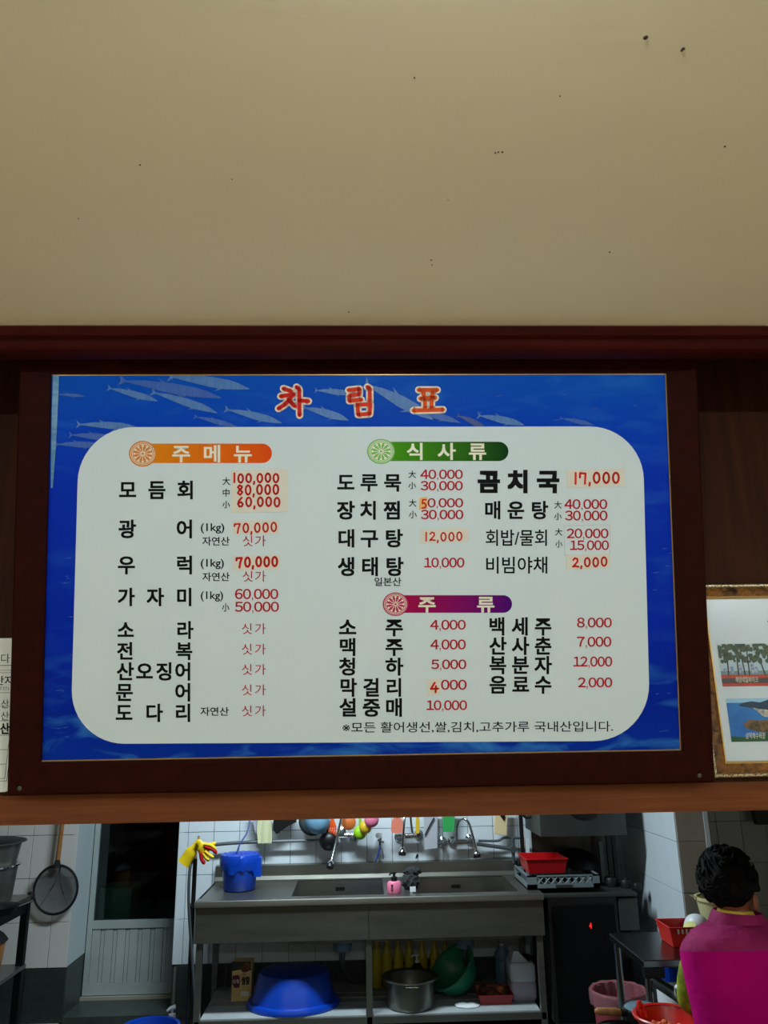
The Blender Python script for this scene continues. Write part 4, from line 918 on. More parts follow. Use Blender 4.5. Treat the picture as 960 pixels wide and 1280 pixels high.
for (nm, lb, px, py, rr_, m) in (('lime', 'lime green plastic dipper ball hanging lowest of the three coloured ones', 450, 1041, .043, 'lime'), ('mustard', 'mustard yellow plastic dipper overlapping the lime green one', 457, 1034, .041, 'mustard'), ('pink', 'pink plastic dipper hanging highest of the three coloured ones', 464.5, 1025, .046, 'pink')):
    dd = {'lime': .05, 'mustard': .09, 'pink': .13}[nm]; c = A(px, py, dd)
    r = T('plastic_dipper', lb, 'dipper', c, 'coloured plastic dippers over the sink')
    obj('cup', lathe(NB(), c, [(rr_, -.012), (rr_*1.04, -.008), (rr_*.92, .014), (rr_*.55, .03), (0, .034)], 24, (0, -1, 0)), M[m], r, smooth=1)
    obj('handle', tube(NB(), [A(px, py-6, dd), A(px, py-34, dd)], .008), M[m], r)
spoon('rice_paddle', 'salmon pink plastic turner hanging left of the middle tap', 496.5, 1021, 1041.5, 7.6, M['salmon'], 0, 496)
spoon('yellow_tongs', 'yellow tongs hanging at the right end of the middle tap', 522, 1020, 1042, 2.6, M['mustard'], 0, 520)
r = T('grey_cutting_mat', 'pale grey cutting mat with a cord hanging right of the middle tap', 'board', A(538, 1040))
obj('mat', prism(NB(), [(p.x, WY-.02, p.z) for p in (A(529, 1008), A(547, 1008), A(546.5, 1060), A(530.5, 1062))], (0, .012, 0)), M['greymat'], r, bevel=.003)
obj('cord', tube(NB(), curve([A(531, 1044, .03), A(536, 1034, .03), A(542.5, 1022, .03)]), .004), M['blk'], r)
slab('green_cutting_board', 'small green cutting board hanging above the rightmost tap', 'board', [(553,1008),(569,1008),(568,1039),(554,1040)], M['green'], .012, .02)
r = T('vegetable_slicer', 'cream board slicer with a dark diagonal blade hanging right of the taps', 'slicer', A(626, 1030))
obj('board', prism(NB(), [(p.x, WY-.03, p.z) for p in (A(618, 1006), A(634, 1006), A(632.5, 1044), A(617, 1042))], (0, .02, 0)), M['cream'], r, bevel=.003)
obj('blade', prism(NB(), [(p.x, WY-.036, p.z) for p in (A(621, 1015), A(629, 1026), A(630.5, 1020), A(627, 1012))], (0, .006, 0)), M['blk'], r)
o = obj('tile_chip', prism(NB(), [(p.x, YK-.006, p.z) for p in (A(520, 1074), A(522, 1069), A(524, 1070), A(523, 1073), A(521, 1075))], (0, .003, 0)), M['blk'], wk)
r = T('utensil_rail', 'thin steel rail on the tiles from which the utensils over the sink hang', 'rail', A(480, 1000))
zr_ = A(480, 1003).z
obj('bar', tube(NB(), [(A(318, 1003).x, YK-.055, zr_), (A(640, 1003).x, YK-.055, zr_)], .006), M['chrome'], r, smooth=1)
for px in (325, 480, 632): obj('bracket', tube(NB(), [(A(px, 1003).x, YK-.004, zr_), (A(px, 1003).x, YK-.056, zr_)], .005), M['chrome'], r)
# hose stand with rubber gloves left of the sink
r = T('hose_stand', 'upright black pipe with a grey hose and brass tap left of the sink', 'pipe', at(243, 1270, Y=4.95)*1.0)
z0 = 0.0; X0 = at(243, 1150, Y=4.98).x-.012
obj('post', tube(NB(), [(X0, 4.98, 0), (X0, 4.98, at(245, 1062, Y=4.98).z)], .013, 10), M['blk'], r, smooth=1)
obj('valve', tube(NB(), [at(243.5, 1073, Y=4.97), at(246, 1056, Y=4.97)], [.017, .012], 10), M['white'], r, smooth=1)
obj('brass_top', lathe(NB(), at(248, 1056, Y=4.97), [(0, 0), (.014, 0), (.016, .02), (.006, .03), (.006, .05), (0, .05)], 12), M['gold'], r)
obj('hose', tube(NB(), curve([at(241, 1072, Y=4.95), at(237, 1090, Y=4.93), at(236, 1130, Y=4.93), at(239, 1180, Y=4.95), at(243, 1240, Y=4.96), at(246, 1275, Y=4.97)], 8), .009, 8), M['pipe'], r, smooth=1)
obj('elbow', tube(NB(), [(X0, 4.98, at(243, 1133, Y=4.98).z), (X0-.02, 4.98, at(243, 1133, Y=4.98).z)], .018, 10), M['blk'], r)
for lb, m, cuffs, fingers, yy in (('yellow rubber glove draped leftwards over the standing pipe', 'yellow', [(250,1052,.022),(240,1064,.035),(229,1080,.04)], [[(249,1054),(262,1056),(270,1053.5)]], 4.93),
                                  ('yellow rubber glove with red lining hanging right of the standing pipe', 'yellow', [(247,1052,.02),(252,1058,.033),(257,1067,.03)], [[(255,1055),(264,1057),(270,1062)],[(256,1058),(266,1062),(271,1067)],[(256,1064),(262,1069),(267,1072)],[(254,1067),(258,1073),(262,1075)],[(251,1066),(252,1074),(256,1080)]], 4.91)):
    c = at(cuffs[0][0], cuffs[0][1], Y=yy); r = T('rubber_glove', lb, 'glove', c, 'rubber gloves on the standing pipe')
    b = NB(); P_ = [at(x, y, Y=yy) for x, y, _ in cuffs]; tube(b, curve(P_, 4), [cuffs[0][2]]*4+[cuffs[1][2]]*4+[cuffs[2][2]], 12)
    bmesh.ops.scale(b, verts=b.verts, vec=(1, .45, 1), space=Matrix.Translation(-Vector((0, yy, 0)))); obj('cuff', b, M[m], r, smooth=1)
    for i, f in enumerate(fingers):
        P_ = curve([at(x, y, Y=yy-.012) for x, y in f], 4); n = len(P_); obj('finger', tube(NB(), P_, [.011]*(n-1)+[.006], 8), M['yellow'] if i != 4 and i != 1 else M['red'], r, smooth=1)
# ================================================================== LEFT SIDE: shelf rack, pots, strainer
r = T('steel_rack', 'stainless steel shelf rack with dark legs at the left kitchen wall', 'rack', (-2.25, 4.4, 0))
RX1, RX0, RY0, RY1 = -1.985, -2.6, 3.6, 5.15; RZ = .845
obj('top_shelf', bx((RX0, RY0, RZ-.03), (RX1, RY1, RZ)), M['steel'], r, bevel=.003)
RZ2 = .47
obj('lower_shelf', bx((RX0, RY0, RZ2-.02), (RX1, RY1, RZ2)), M['steel'], r, bevel=.003)
obj('bottom_shelf', bx((RX0, RY0, .11), (RX1, RY1, .13)), M['steel_d'], r, bevel=.003)
for x in (RX0+.02, RX1-.025):
    for y in (RY0+.03, RY1-.03): obj('leg', bx((x-.02, y-.02, 0), (x+.02, y+.02, RZ-.031)), M['black_steel'], r)
obj('top_rail', bx((RX1-.04, RY0+.05, RZ-.09), (RX1-.012, RY1-.05, RZ-.032)), M['black_steel'], r)
obj('corner_cap', lathe(NB(), (RX1-.01, RY1-.01, RZ-.012), [(0, -.02), (.018, -.018), (.02, 0), (.016, .026), (0, .03)], 12), M['blk'], r)
c = at(-10, 1113, Z=RZ); c = Vector((-2.22, 4.9, RZ)); 
zr = at(27, 1053, Y=4.86).z-RZ; zm = at(24, 1082, Y=4.86).z-RZ; R1 = (at(26, 1053, Y=4.86).x-c.x)*.93
r = T('stock_pot', 'large aluminium pot standing on the top shelf of the left rack', 'pot', c)
ZB = .05
obj('body', lathe(NB(), c, [(0, 0), (R1*.83, 0), (R1*.86, .01), (R1*.93, zm-.012)], 40), M['steel'], r, smooth=1)
obj('band', lathe(NB(), c, [(R1*.93, zm-.012), (R1*1.0, zm-.006), (R1*1.0, zm+.002), (R1*.9, zm+.004)], 40), M['chrome'], r, smooth=1)
c3 = c+Vector((0, 0, zm+.003))
r = T('steamer_pot', 'aluminium steamer stacked on the large pot with a dark lid', 'pot', c3)
obj('body', lathe(NB(), c3, [(0, 0), (R1*.88, 0), (R1*.97, zr-zm-.01)], 40), M['steel'], r, smooth=1)
obj('rim', lathe(NB(), c3, [(R1*.97, zr-zm-.012), (R1*1.08, zr-zm-.006), (R1*1.08, zr-zm), (R1*.98, zr-zm+.001)], 40), M['steel_d'], r, smooth=1)
obj('lid', lathe(NB(), c3, [(R1*1.03, zr-zm+.002), (R1*.9, zr-zm+.008), (R1*.4, zr-zm+.012), (0, zr-zm+.014)], 40), M['black_steel'], r, smooth=1)
c = Vector((at(6, 1122, Y=4.62).x-.02, 4.62, RZ)); 
r = T('black_pan', 'black frying pan with ring handle on the left rack in front of the pots', 'pan', c)
obj('pan_body', lathe(NB(), c, [(0, 0), (.07, 0), (.098, .035), (.103, .039), (.094, .037), (.068, .006), (0, .006)], 32), M['blackiron'], r, smooth=1)
obj('handle', tube(NB(), [c+Vector(q) for q in ((.09, .03, .033), (.12, .05, .043), (.145, .07, .052), (.15, .055, .05), (.13, .035, .043), (.095, .0, .033))], .005), M['blackiron'], r)
c = Vector((-2.13, 4.75, RZ2)); zz_ = at(15, 1157, Y=4.75).z-RZ2
r = T('iron_wok', 'dark wok turned over on the middle shelf of the left rack', 'pan', c)
obj('wok_body', lathe(NB(), c, [(.02, zz_), (.09, zz_-.01), (.15, zz_-.05), (.175, zz_-.08)], 32), M['blackiron'], r, smooth=1)
obj('stack', lathe(NB(), c, [(0, 0), (.10, 0), (.15, .06), (.165, zz_-.085), (.15, zz_-.085)], 32), M['wood'], r, smooth=1)
c = Vector((-2.02, 4.45, RZ2)); o = obj('red_bowl', lathe(NB(), c-Vector((.04, 0, 0)), [(0, 0), (.04, 0), (.06, .05), (.064, .055), (.055, .052), (.038, .006), (0, .006)], 24), M['red'], smooth=1); tag(o, 'small red bowl at the front of the middle shelf of the left rack', 'bowl')
# wire strainer hanging on wall
SY = 5.555; c = at(69.5, 1112, Y=SY); Rw = (at(96.5, 1112, Y=SY).x-at(42, 1112, Y=SY).x)/2; Rz = (at(69, 1081, Y=SY).z-at(69, 1142, Y=SY).z)/2
r = T('wire_strainer', 'large round wire strainer with a bamboo handle hanging left of the door', 'strainer', c)
obj('hoop', tube(NB(), [c+Vector((Rw*cos(2*pi*k/48), 0, Rz*sin(2*pi*k/48))) for k in range(49)], .008, 8), M['blackiron'], r, smooth=1)
b = NB(); n = 26
for i in range(-n, n+1):
    t = i/n*.97; h = sqrt(1-t*t); dp = lambda u: .035*(1-min(1, u*u))
    for P_ in ([(t, s*h/4) for s in range(-4, 5)], [(s*h/4, t) for s in range(-4, 5)]):
        tube(b, [c+Vector((x*Rw, .005+.03*(1-x*x-z*z), z*Rz)) for x, z in P_], .0012, 4, caps=False)
o = obj('wire_mesh', b, M['wire'], r); o['kind'] = 'stuff'
for x in (-.45, .35): obj('brace', tube(NB(), [c+Vector((0.05*Rw, .02, Rz*.95)), c+Vector((x*.2*Rw, .035, Rz*.3)), c+Vector((x*1.6*Rw if x < 0 else x*1.5*Rw, .028, -Rz*.72))], .003, 6), M['blackiron'], r)
e = at(71.5, 1081, Y=SY); f = at(80, 1012, Y=SY)
obj('hanging_nail', tube(NB(), [f+(f-e)*.45-Vector((0, .02, 0)), Vector((f.x+(f-e).x*.45, YK+.004, f.z+(f-e).z*.45))], .004, 6), M['blackiron'], r)
obj('socket', tube(NB(), [e-Vector((0, 0, .02)), e+(f-e)*.1], [.026, .014], 10), M['blackiron'], r)
obj('handle', tube(NB(), [e+(f-e)*.05, f+(f-e)*.5], .0145, 10), M['wood'], r, smooth=1)
# spray bottle and blue tub in the foreground floor
c = at(192, 1279, Z=.18); r = T('blue_tub', 'blue plastic tub on the kitchen floor in front of the door', 'tub', (c.x, c.y, 0))
c = Vector((c.x, c.y-.08, 0)); obj('shell', lathe(NB(), c, [(0, 0), (.12, 0), (.155, .18), (.165, .186), (.165, .192), (.15, .19), (.118, .008), (0, .008)], 32), M['blue'], r, smooth=1)
c = Vector((at(215, 1270, Y=5.15).x, 5.15, 0)); z1 = at(215, 1272, Y=5.15).z
r = T('spray_bottle', 'amber soap bottle with a white pump beside the blue tub', 'bottle', c)
obj('body', lathe(NB(), c, [(0, 0), (.03, 0), (.033, .01), (.033, z1-.03), (.02, z1-.005), (.02, z1)], 20), M['amber'], r, smooth=1)
obj('collar', lathe(NB(), c, [(.021, z1-.002), (.021, z1+.02), (.007, z1+.024), (.007, z1+.045), (0, z1+.045)], 14), M['white'], r)
obj('pump_head', tube(NB(), [c+Vector((.018, 0, z1+.055)), c+Vector((-.01, -.01, z1+.05)), c+Vector((-.028, -.016, z1+.038))], [.014, .011, .006], 8), M['white'], r, smooth=1)
# ================================================================== DISHWASHER
DF = 5.0; DWX0, DWX1 = at(684, 1118, Y=DF).x, at(797, 1118, Y=DF).x; DZ_ = .805
r = T('dishwasher', 'hood-type stainless dishwasher with raised hood right of the sink', 'dishwasher', ((DWX0+DWX1)/2, 5.25, 0))
DX1_ = min(DWX1, 1.64)
obj('cabinet', bx((DWX0+.0, DF+.01, .12), (1.52, 5.52, DZ_-.02)), M['steel_d'], r, bevel=.004)
obj('front_panel', bx((DWX0+.02, DF, .13), (1.5, DF+.009, DZ_-.06)), M['black_steel'], r, bevel=.003)
obj('side_table', bx((1.525, DF, .6), (DX1_, 5.5, DZ_-.03)), M['steel_d'], r, bevel=.004)
obj('tub_top', bx((1.068, DF-.01, DZ_-.019), (DX1_, 5.54, DZ_)), M['steel_d'], r, bevel=.003)
for x in (DWX0+.05, 1.3, 1.47): obj('foot', lathe(NB(), (x, DF+.06, 0), [(0, 0), (.022, 0), (.022, .02), (.014, .03), (.014, .119)], 12), M['steel_d'], r)
p = at(738, 1157, Y=DF); b = NB(); fit('4', p.x-.008, p.x+.008, -(p.z+.016), -(p.z-.016), 0, .04, P=lambda x, y, w: Vector((x, DF-.002, -y)), bm=b); text_obj('red_digit', b, M['led'], r, NW)
HZ0 = at(728, 1045, Y=5.05).z; hx0, hx1 = at(676, 1044, Y=5.05).x, at(784, 1044, Y=5.05).x
b = NB(); t = .006; H1 = HZ0+.42
for q in (((hx0, 5.05, HZ0), (hx1, 5.05+t, H1)), ((hx0, 5.5, HZ0), (hx1, 5.5+t, H1)), ((hx0, 5.05+t, HZ0), (hx0+t, 5.5, H1)), ((hx1-t, 5.05+t, HZ0), (hx1, 5.5, H1)), ((hx0, 5.05, H1), (hx1, 5.5+t, H1+t))): box(b, *q)
obj('hood', b, M['steel_d'], r)
p = at(728, 1008, Y=5.05); obj('hood_badge', lathe(NB(), (p.x, 5.05, p.z), [(0, -.0), (.1, -.0), (.1, .006), (.09, .009), (0, .009)], 32, (0, -1, 0), sy=.75), M['blk'], r)
for px, m in ((660, 'white'), (654, 'blk'), (752, 'grey_pl'), (762, 'blk'), (769, 'blk')):
    q = at(px, 1075, Y=5.46 if px < 700 else 5.35); z1 = HZ0+.3 if m == 'blk' else at(px, 1049, Y=5.46).z
    z0 = DZ_+.001
    obj('guide_post', bx((q.x-.012, q.y-.012, z0), (q.x+.012, q.y+.012, z1)), M[m], r)
obj('back_plate', bx((hx0+.04, 5.525, DZ_+.001), (hx1+.05, 5.54, HZ0+.2)), mat('stained_steel', (120,112,100), .35, .8, rgb2=(70,66,60), noise=.5, nscale=5), r)
obj('cable_bundle', tube(NB(), curve([at(652, 1016, Y=5.3), at(658, 1022, Y=5.3), at(668, 1020, Y=5.3), at(673, 1026, Y=5.3), at(672, 1012, Y=5.3)]), .009), M['blk'], r, smooth=1)
# dish rack
p0 = at(660, 1116, Y=5.03); p1 = at(751, 1116, Y=5.03); ra, rb = p0.x, p1.x; rz0 = .828; rz1 = at(700, 1094, Y=5.03).z; ry0, ry1 = 5.03, 5.44
r = T('dish_rack', 'grey plastic dishwasher rack with lattice sides on the dishwasher', 'rack', ((ra+rb)/2, (ry0+ry1)/2, rz0))
Hh = rz1-rz0; t = .01
b = NB()
for (y0, y1) in ((ry0, ry0+t), (ry1-t, ry1)):
    box(b, (ra, y0, rz0), (rb, y1, rz0+Hh*.36)); box(b, (ra, y0, rz1-Hh*.1), (rb, y1, rz1)); box(b, (ra, y0, rz0), (ra+.06, y1, rz1)); box(b, (rb-.04, y0, rz0), (rb, y1, rz1))
for (x0, x1) in ((ra, ra+t), (rb-t, rb)):
    box(b, (x0, ry0, rz0), (x1, ry1, rz0+Hh*.36)); box(b, (x0, ry0, rz1-Hh*.1), (x1, ry1, rz1))
box(b, (ra, ry0, rz0), (rb, ry1, rz0+.006)); obj('rack_frame', b, M['grey_pl'], r)
n = 16; za, zb_ = rz0+Hh*.36, rz1-Hh*.1
for y in (ry0+.005,):
    for s in (0, 1):
        for k in range(n//2):
            x0 = ra+.06+(rb-ra-.1)*k/(n/2); x1 = x0+(rb-ra-.1)/(n/2)
            obj('lattice_bar', tube(NB(), [(x0 if s else x1, y, za), (x1 if s else x0, y, zb_)], .0035, 5), M['grey_pl'], r)
obj('label_plate', bx((ra+.17, ry0-.003, rz0+.012), (ra+.27, ry0, rz0+Hh*.3)), M['steel_d'], r)
for k in range(9):
    x = ra+.04+(rb-ra-.08)*k/8; obj('divider', bx((x-.003, ry0+.02, rz0+.007), (x+.003, ry1-.02, rz0+.05)), M['grey_pl'], r)
a, c_ = at(653, 1075, Y=5.2), at(703, 1075, Y=5.2)
rt = tray('red_basket', 'red plastic basket resting on the left of the grey dish rack', 'basket', ((a.x+c_.x)/2, 5.2, rz1-.03+.031), (c_.x-a.x), .26, .085, M['red'])
c = Vector((at(722, 1085, Y=5.35).x, 5.33, rz0+.052))
r = T('dark_wok_lid', 'large dark lid leaning in the dish rack behind the red basket', 'lid', c)
obj('shell', lathe(NB(), c+Vector((0, 0, .05)), [(.13, 0), (.135, .006), (.12, .03), (.07, .06), (0, .07)], 32, (.1, -.25, .95)), M['blackiron'], r, smooth=1)
for i, (px, py, rr_) in enumerate(((765, 1104, .04), (780, 1108, .035), (790, 1108, .025))):
    c = Vector((at(px, 1112, Y=5.2).x, 5.2-.05*i, DZ_+.0005)); r = T('small_black_pot', ['largest black pot on the dishwasher beside the grey rack', 'middle black pot on the dishwasher beside the grey rack', 'smallest black pot at the right end of the dishwasher top'][i], 'pot', c, 'black pots on the dishwasher')
    obj('body', lathe(NB(), c, [(0, 0), (rr_, 0), (rr_*1.05, rr_*1.1), (rr_*.9, rr_*1.3), (0, rr_*1.4)], 20), M['blackiron'], r, smooth=1)
    obj('knob', lathe(NB(), c, [(.008, rr_*1.35), (.011, rr_*1.6), (0, rr_*1.65)], 10), M['chrome'], r, smooth=1)
# dark wall box at top right
a, c_ = at(944, 1010, Y=5.5), at(958, 1031, Y=5.5); o = obj('wall_bag', prism(NB(), [(p.x, 5.5, p.z) for p in (at(942, 1008, Y=5.5), at(962, 1008, Y=5.5), at(961, 1031, Y=5.5), at(947, 1031, Y=5.5))], (0, .05, 0)), M['blk']); tag(o, 'black object hanging on the brown tiles above the woman', 'bag')
# ================================================================== RIGHT: table, basket, bin, trolley
TZ = .8; TX0 = 1.19; TY0, TY1 = 3.63, 4.1; TX1 = 2.4
r = T('steel_table', 'dark stainless work table beside the tiled pier', 'table', ((TX0+TX1)/2, (TY0+TY1)/2, 0))
obj('table_top', bx((TX0, TY0, TZ-.03), (TX1, TY1, TZ)), mat('dark_table_steel', (118,122,122), .25, 1, rgb2=(100,104,104), noise=.5, nscale=4), r, bevel=.004)
for x in (TX0+.025, TX1-.03):
    for y in (TY0+.03, TY1-.03):
        obj('leg', tube(NB(), [(x, y, 0), (x, y, TZ-.031)], .016, 12), M['chrome'], r, smooth=1)
obj('corner_bracket', bx((TX0+.004, TY0+.004, TZ-.07), (TX0+.09, TY0+.04, TZ-.031)), M['blk'], r)
obj('lower_rail', tube(NB(), [(TX0+.025, TY0+.03, .2), (TX0+.025, TY1-.03, .2)], .012), M['steel_d'], r)
obj('lower_shelf', bx((1.62, TY0+.02, .18), (TX1-.01, TY1-.02, .2)), M['steel_d'], r)
o = obj('pipe_roll', tube(NB(), [(1.262, 3.62, .60), (1.5, 3.45, .60-.06)], .022, 12), M['steel_d'], smooth=1) if 0 else None
a, c_ = at(834, 1178, Y=3.85), at(874, 1178, Y=3.85)
r = tray('red_strainer_basket', 'bright red slotted basket on the steel table left of the woman', 'basket', ((a.x+c_.x)/2+.02, 3.88, TZ+.001), .19, .17, .085, M['redbowl'])
for k in range(9):
    x = a.x+.03+.17*k/9; obj('slot', bx((x, 3.80-.012, TZ+.06), (x+.008, 3.80-.009, TZ+.078)), M['pale'], r)
c = at(870, 1148, Y=3.9); o_ = T('white_dish', 'white bowl tipped in the red slotted basket', 'bowl', (c.x, 3.88, TZ+.03))
obj('shell', lathe(NB(), (c.x, 3.9, TZ+.06), [(.055, 0), (.058, .004), (.05, .03), (.025, .055), (0, .06)], 24, (-.2, -.5, .8)), M['white'], o_, smooth=1)
c = at(862, 1156, Y=3.84); o_ = T('yellow_dish', 'small pale yellow dish in front of the white bowl in the red basket', 'bowl', (c.x, 3.83, TZ+.06))
obj('shell', lathe(NB(), (c.x, 3.83, TZ+.075), [(.03, 0), (.032, .003), (.026, .014), (0, .02)], 20, (-.2, -.3, .9)), mat('pale_yellow', (225,228,150), .4), o_, smooth=1)
c = Vector((at(893, 1150, Y=4.0).x+.03, 4.0, TZ+.001)); h = at(893, 1121, Y=4.0).z-TZ
r = T('beige_bucket', 'beige plastic bucket on the steel table behind the woman head', 'bucket', c)
obj('pail', lathe(NB(), c, [(0, 0), (.07, 0), (.075, .006), (.1, h-.01), (.096, h-.01), (.07, .01), (0, .01)], 32), M['beige_pl'], r, smooth=1)
obj('rim', lathe(NB(), c, [(.096, h-.012), (.108, h-.012), (.108, h), (.096, h)], 32), M['beige_pl'], r, smooth=1)
obj('spout_lip', prism(NB(), [c+Vector(q) for q in ((-.1, -.015, h), (-.135, 0, h+.012), (-.1, .015, h))], (0, 0, -.006)), M['beige_pl'], r)
# pink bin
bc = Vector((at(773, 1238, Y=4.35).x, 4.35, 0)); zb_ = at(773, 1237, Y=4.35).z; rb_ = (at(806, 1238, Y=4.35).x-at(740, 1238, Y=4.35).x)/2
r = T('waste_bin', 'pink plastic waste bin lined with a clear bag near the table', 'bin', bc)
obj('body', lathe(NB(), bc, [(0, 0), (rb_*.72, 0), (rb_*.76, .01), (rb_*.97, zb_-.01), (rb_*.93, zb_-.01), (rb_*.74, .014), (0, .014)], 40), M['pinkbin'], r, smooth=1)
obj('rim', lathe(NB(), bc, [(rb_*.94, zb_-.014), (rb_*1.04, zb_-.014), (rb_*1.05, zb_-.004), (rb_*1.02, zb_+.002), (rb_*.94, zb_)], 40), M['pinkbin'], r, smooth=1)
b = NB(); n = 40; R = []
for (q, z, am) in ((1.07, zb_-.06, .006), (1.075, zb_-.004, .003), (1.03, zb_+.006, .003), (.92, zb_-.004, .004), (.86, zb_-.08, .012), (.8, zb_-.16, .014), (.6, zb_-.22, .02), (.05, zb_-.24, .0)):
    R.append([bc+Vector(((rb_*q+am*sin(k*2.3+z*60))*cos(2*pi*k/n), (rb_*q+am*sin(k*2.3+z*60))*sin(2*pi*k/n), z+am*sin(k*1.7)*.6)) for k in range(n)])
loft(b, R, cap=False); obj('bag_liner', b, M['bag'], r, smooth=1)
# low stand with red bowl and black pan
SZT = .64
r = T('work_stand', 'low dark work stand beside the seated woman', 'stand', (1.055, 3.23, 0))
obj('stand_top', bx((.97, 3.03, SZT-.025), (1.14, 3.43, SZT)), M['black_steel'], r, bevel=.004)
for x in (.985, 1.125):
    for y in (3.05, 3.41): obj('leg', tube(NB(), [(x, y, 0), (x, y, SZT-.026)], .012, 10), M['steel_d'], r, smooth=1)
c = Vector((at(836, 1272, Y=3.16).x, 3.17, SZT+.001)); h = .105; rr_ = .118
r = T('red_mixing_bowl', 'bright orange red bowl of seasoned food beside the seated woman', 'bowl', c)
obj('shell', lathe(NB(), c, [(0, 0), (rr_*.6, 0), (rr_*.66, .004), (rr_*.97, h-.012), (rr_*.93, h-.01), (rr_*.63, .01), (0, .008)], 40), M['redbowl'], r, smooth=1)
obj('rim', lathe(NB(), c, [(rr_*.92, h-.013), (rr_*1.03, h-.014), (rr_*1.06, h-.004), (rr_*1.02, h), (rr_*.93, h-.004)], 40), M['redbowl'], r, smooth=1)
obj('ear_handle', tube(NB(), curve([c+Vector((-.085, .04, h-.02)), c+Vector((-.092, .045, h+.012)), c+Vector((-.08, .06, h+.022)), c+Vector((-.065, .065, h+.0)), c+Vector((-.06, .06, h-.03))]), .007), M['redbowl'], r, smooth=1)
b = NB()
for k in range(60):
    a = random.uniform(0, 2*pi); q = rr_*.72*sqrt(random.random()); s = random.uniform(.008, .014); lathe(b, c+Vector((q*cos(a), q*sin(a), h*.42+random.uniform(0, .026)*(1-q/rr_))), [(0, 0), (s, s*.4), (s*.8, s), (0, s*1.3)], 7, (random.uniform(-.5, .5), random.uniform(-.5, .5), 1))
lathe(b, c, [(rr_*.78, h*.4), (rr_*.5, h*.5), (0, h*.58)], 20)
o = obj('seasoned_food', b, M['kimchi'], r, smooth=1); o['kind'] = 'stuff'
p = at(802, 1257, Y=3.355); c = Vector((p.x, 3.355, SZT+.001)); R_ = .068; h = p.z-SZT-.012
r = T('lidded_black_pan', 'black pan with a glass lid and wooden handle on the low stand', 'pan', c)
obj('pan_body', lathe(NB(), c, [(0, 0), (R_*.8, 0), (R_*.95, .01), (R_, h-.01), (R_, h)], 36), M['blackiron'], r, smooth=1)
obj('lid', lathe(NB(), c, [(R_*1.0, h+.005), (R_*.8, h+.014), (R_*.4, h+.02), (0, h+.022)], 36), mat('lid_glass', (110,135,150), .12, .2), r, smooth=1)
obj('lid_rim', lathe(NB(), c, [(R_*.98, h), (R_*1.06, h), (R_*1.06, h+.006), (R_*.98, h+.006)], 36), M['chrome'], r, smooth=1)
d = Vector((-1, -.1, 0)).normalized(); s = c+Vector((0, 0, h-.008))+d*R_
obj('ferrule', tube(NB(), [s-d*.004, s+d*.02], [.012, .013], 10), M['blk'], r)
obj('handle', tube(NB(), [s+d*.018, s+d*.04+Vector((0, 0, .004)), s+d*.11+Vector((0, 0, .01)), s+d*.122+Vector((0, 0, .01))], [.011, .014, .013, .006], 12), M['wood'], r, smooth=1)
s2_ = s+Vector((0, -.012, -.03))
r2 = T('black_spatula', 'black handled utensil lying just below the wooden pan handle', 'utensil', (s2_.x, s2_.y, SZT))
obj('grip', tube(NB(), [s2_+d*.115, s2_+d*.08, s2_+d*.02, s2_-d*.02-Vector((0, 0, .008))], [.006, .012, .010, .006], 10), M['blk'], r2, smooth=1)
# things stored to the right under the table, seen past the woman
c = Vector((at(842, 1222, Y=3.9).x, 3.9, .201)); r = T('blue_white_tub', 'blue and white container on the floor under the steel table', 'container', (1.42, 4.35, 0))
obj('body', lathe(NB(), (at(836, 1225, Y=4.35).x, 4.35, 0), [(0, 0), (.06, 0), (.065, .54), (.06, .56), (0, .56)], 24), M['white'], r, smooth=1)
obj('lid', lathe(NB(), (at(836, 1225, Y=4.35).x, 4.35, 0), [(.067, .53), (.069, .6), (0, .605)], 24), M['blue'], r)
o = obj('steel_tube', tube(NB(), [at(820, 1227, Y=3.8), at(826, 1231, Y=3.76), at(860, 1253, Y=3.5)], .024, 12), M['steel_d'], smooth=1); tag(o, 'dark metal tube slanting under the steel table beside the green sleeve', 'tube')
a, e = at(818, 1228, Y=3.56), at(858, 1252, Y=3.3)
o = obj('steel_tube', tube(NB(), [(a.x, 3.56, .70+.02), (1.24, 3.3, .7+.03)], .02, 12), M['steel_d'], smooth=1) if 0 else None
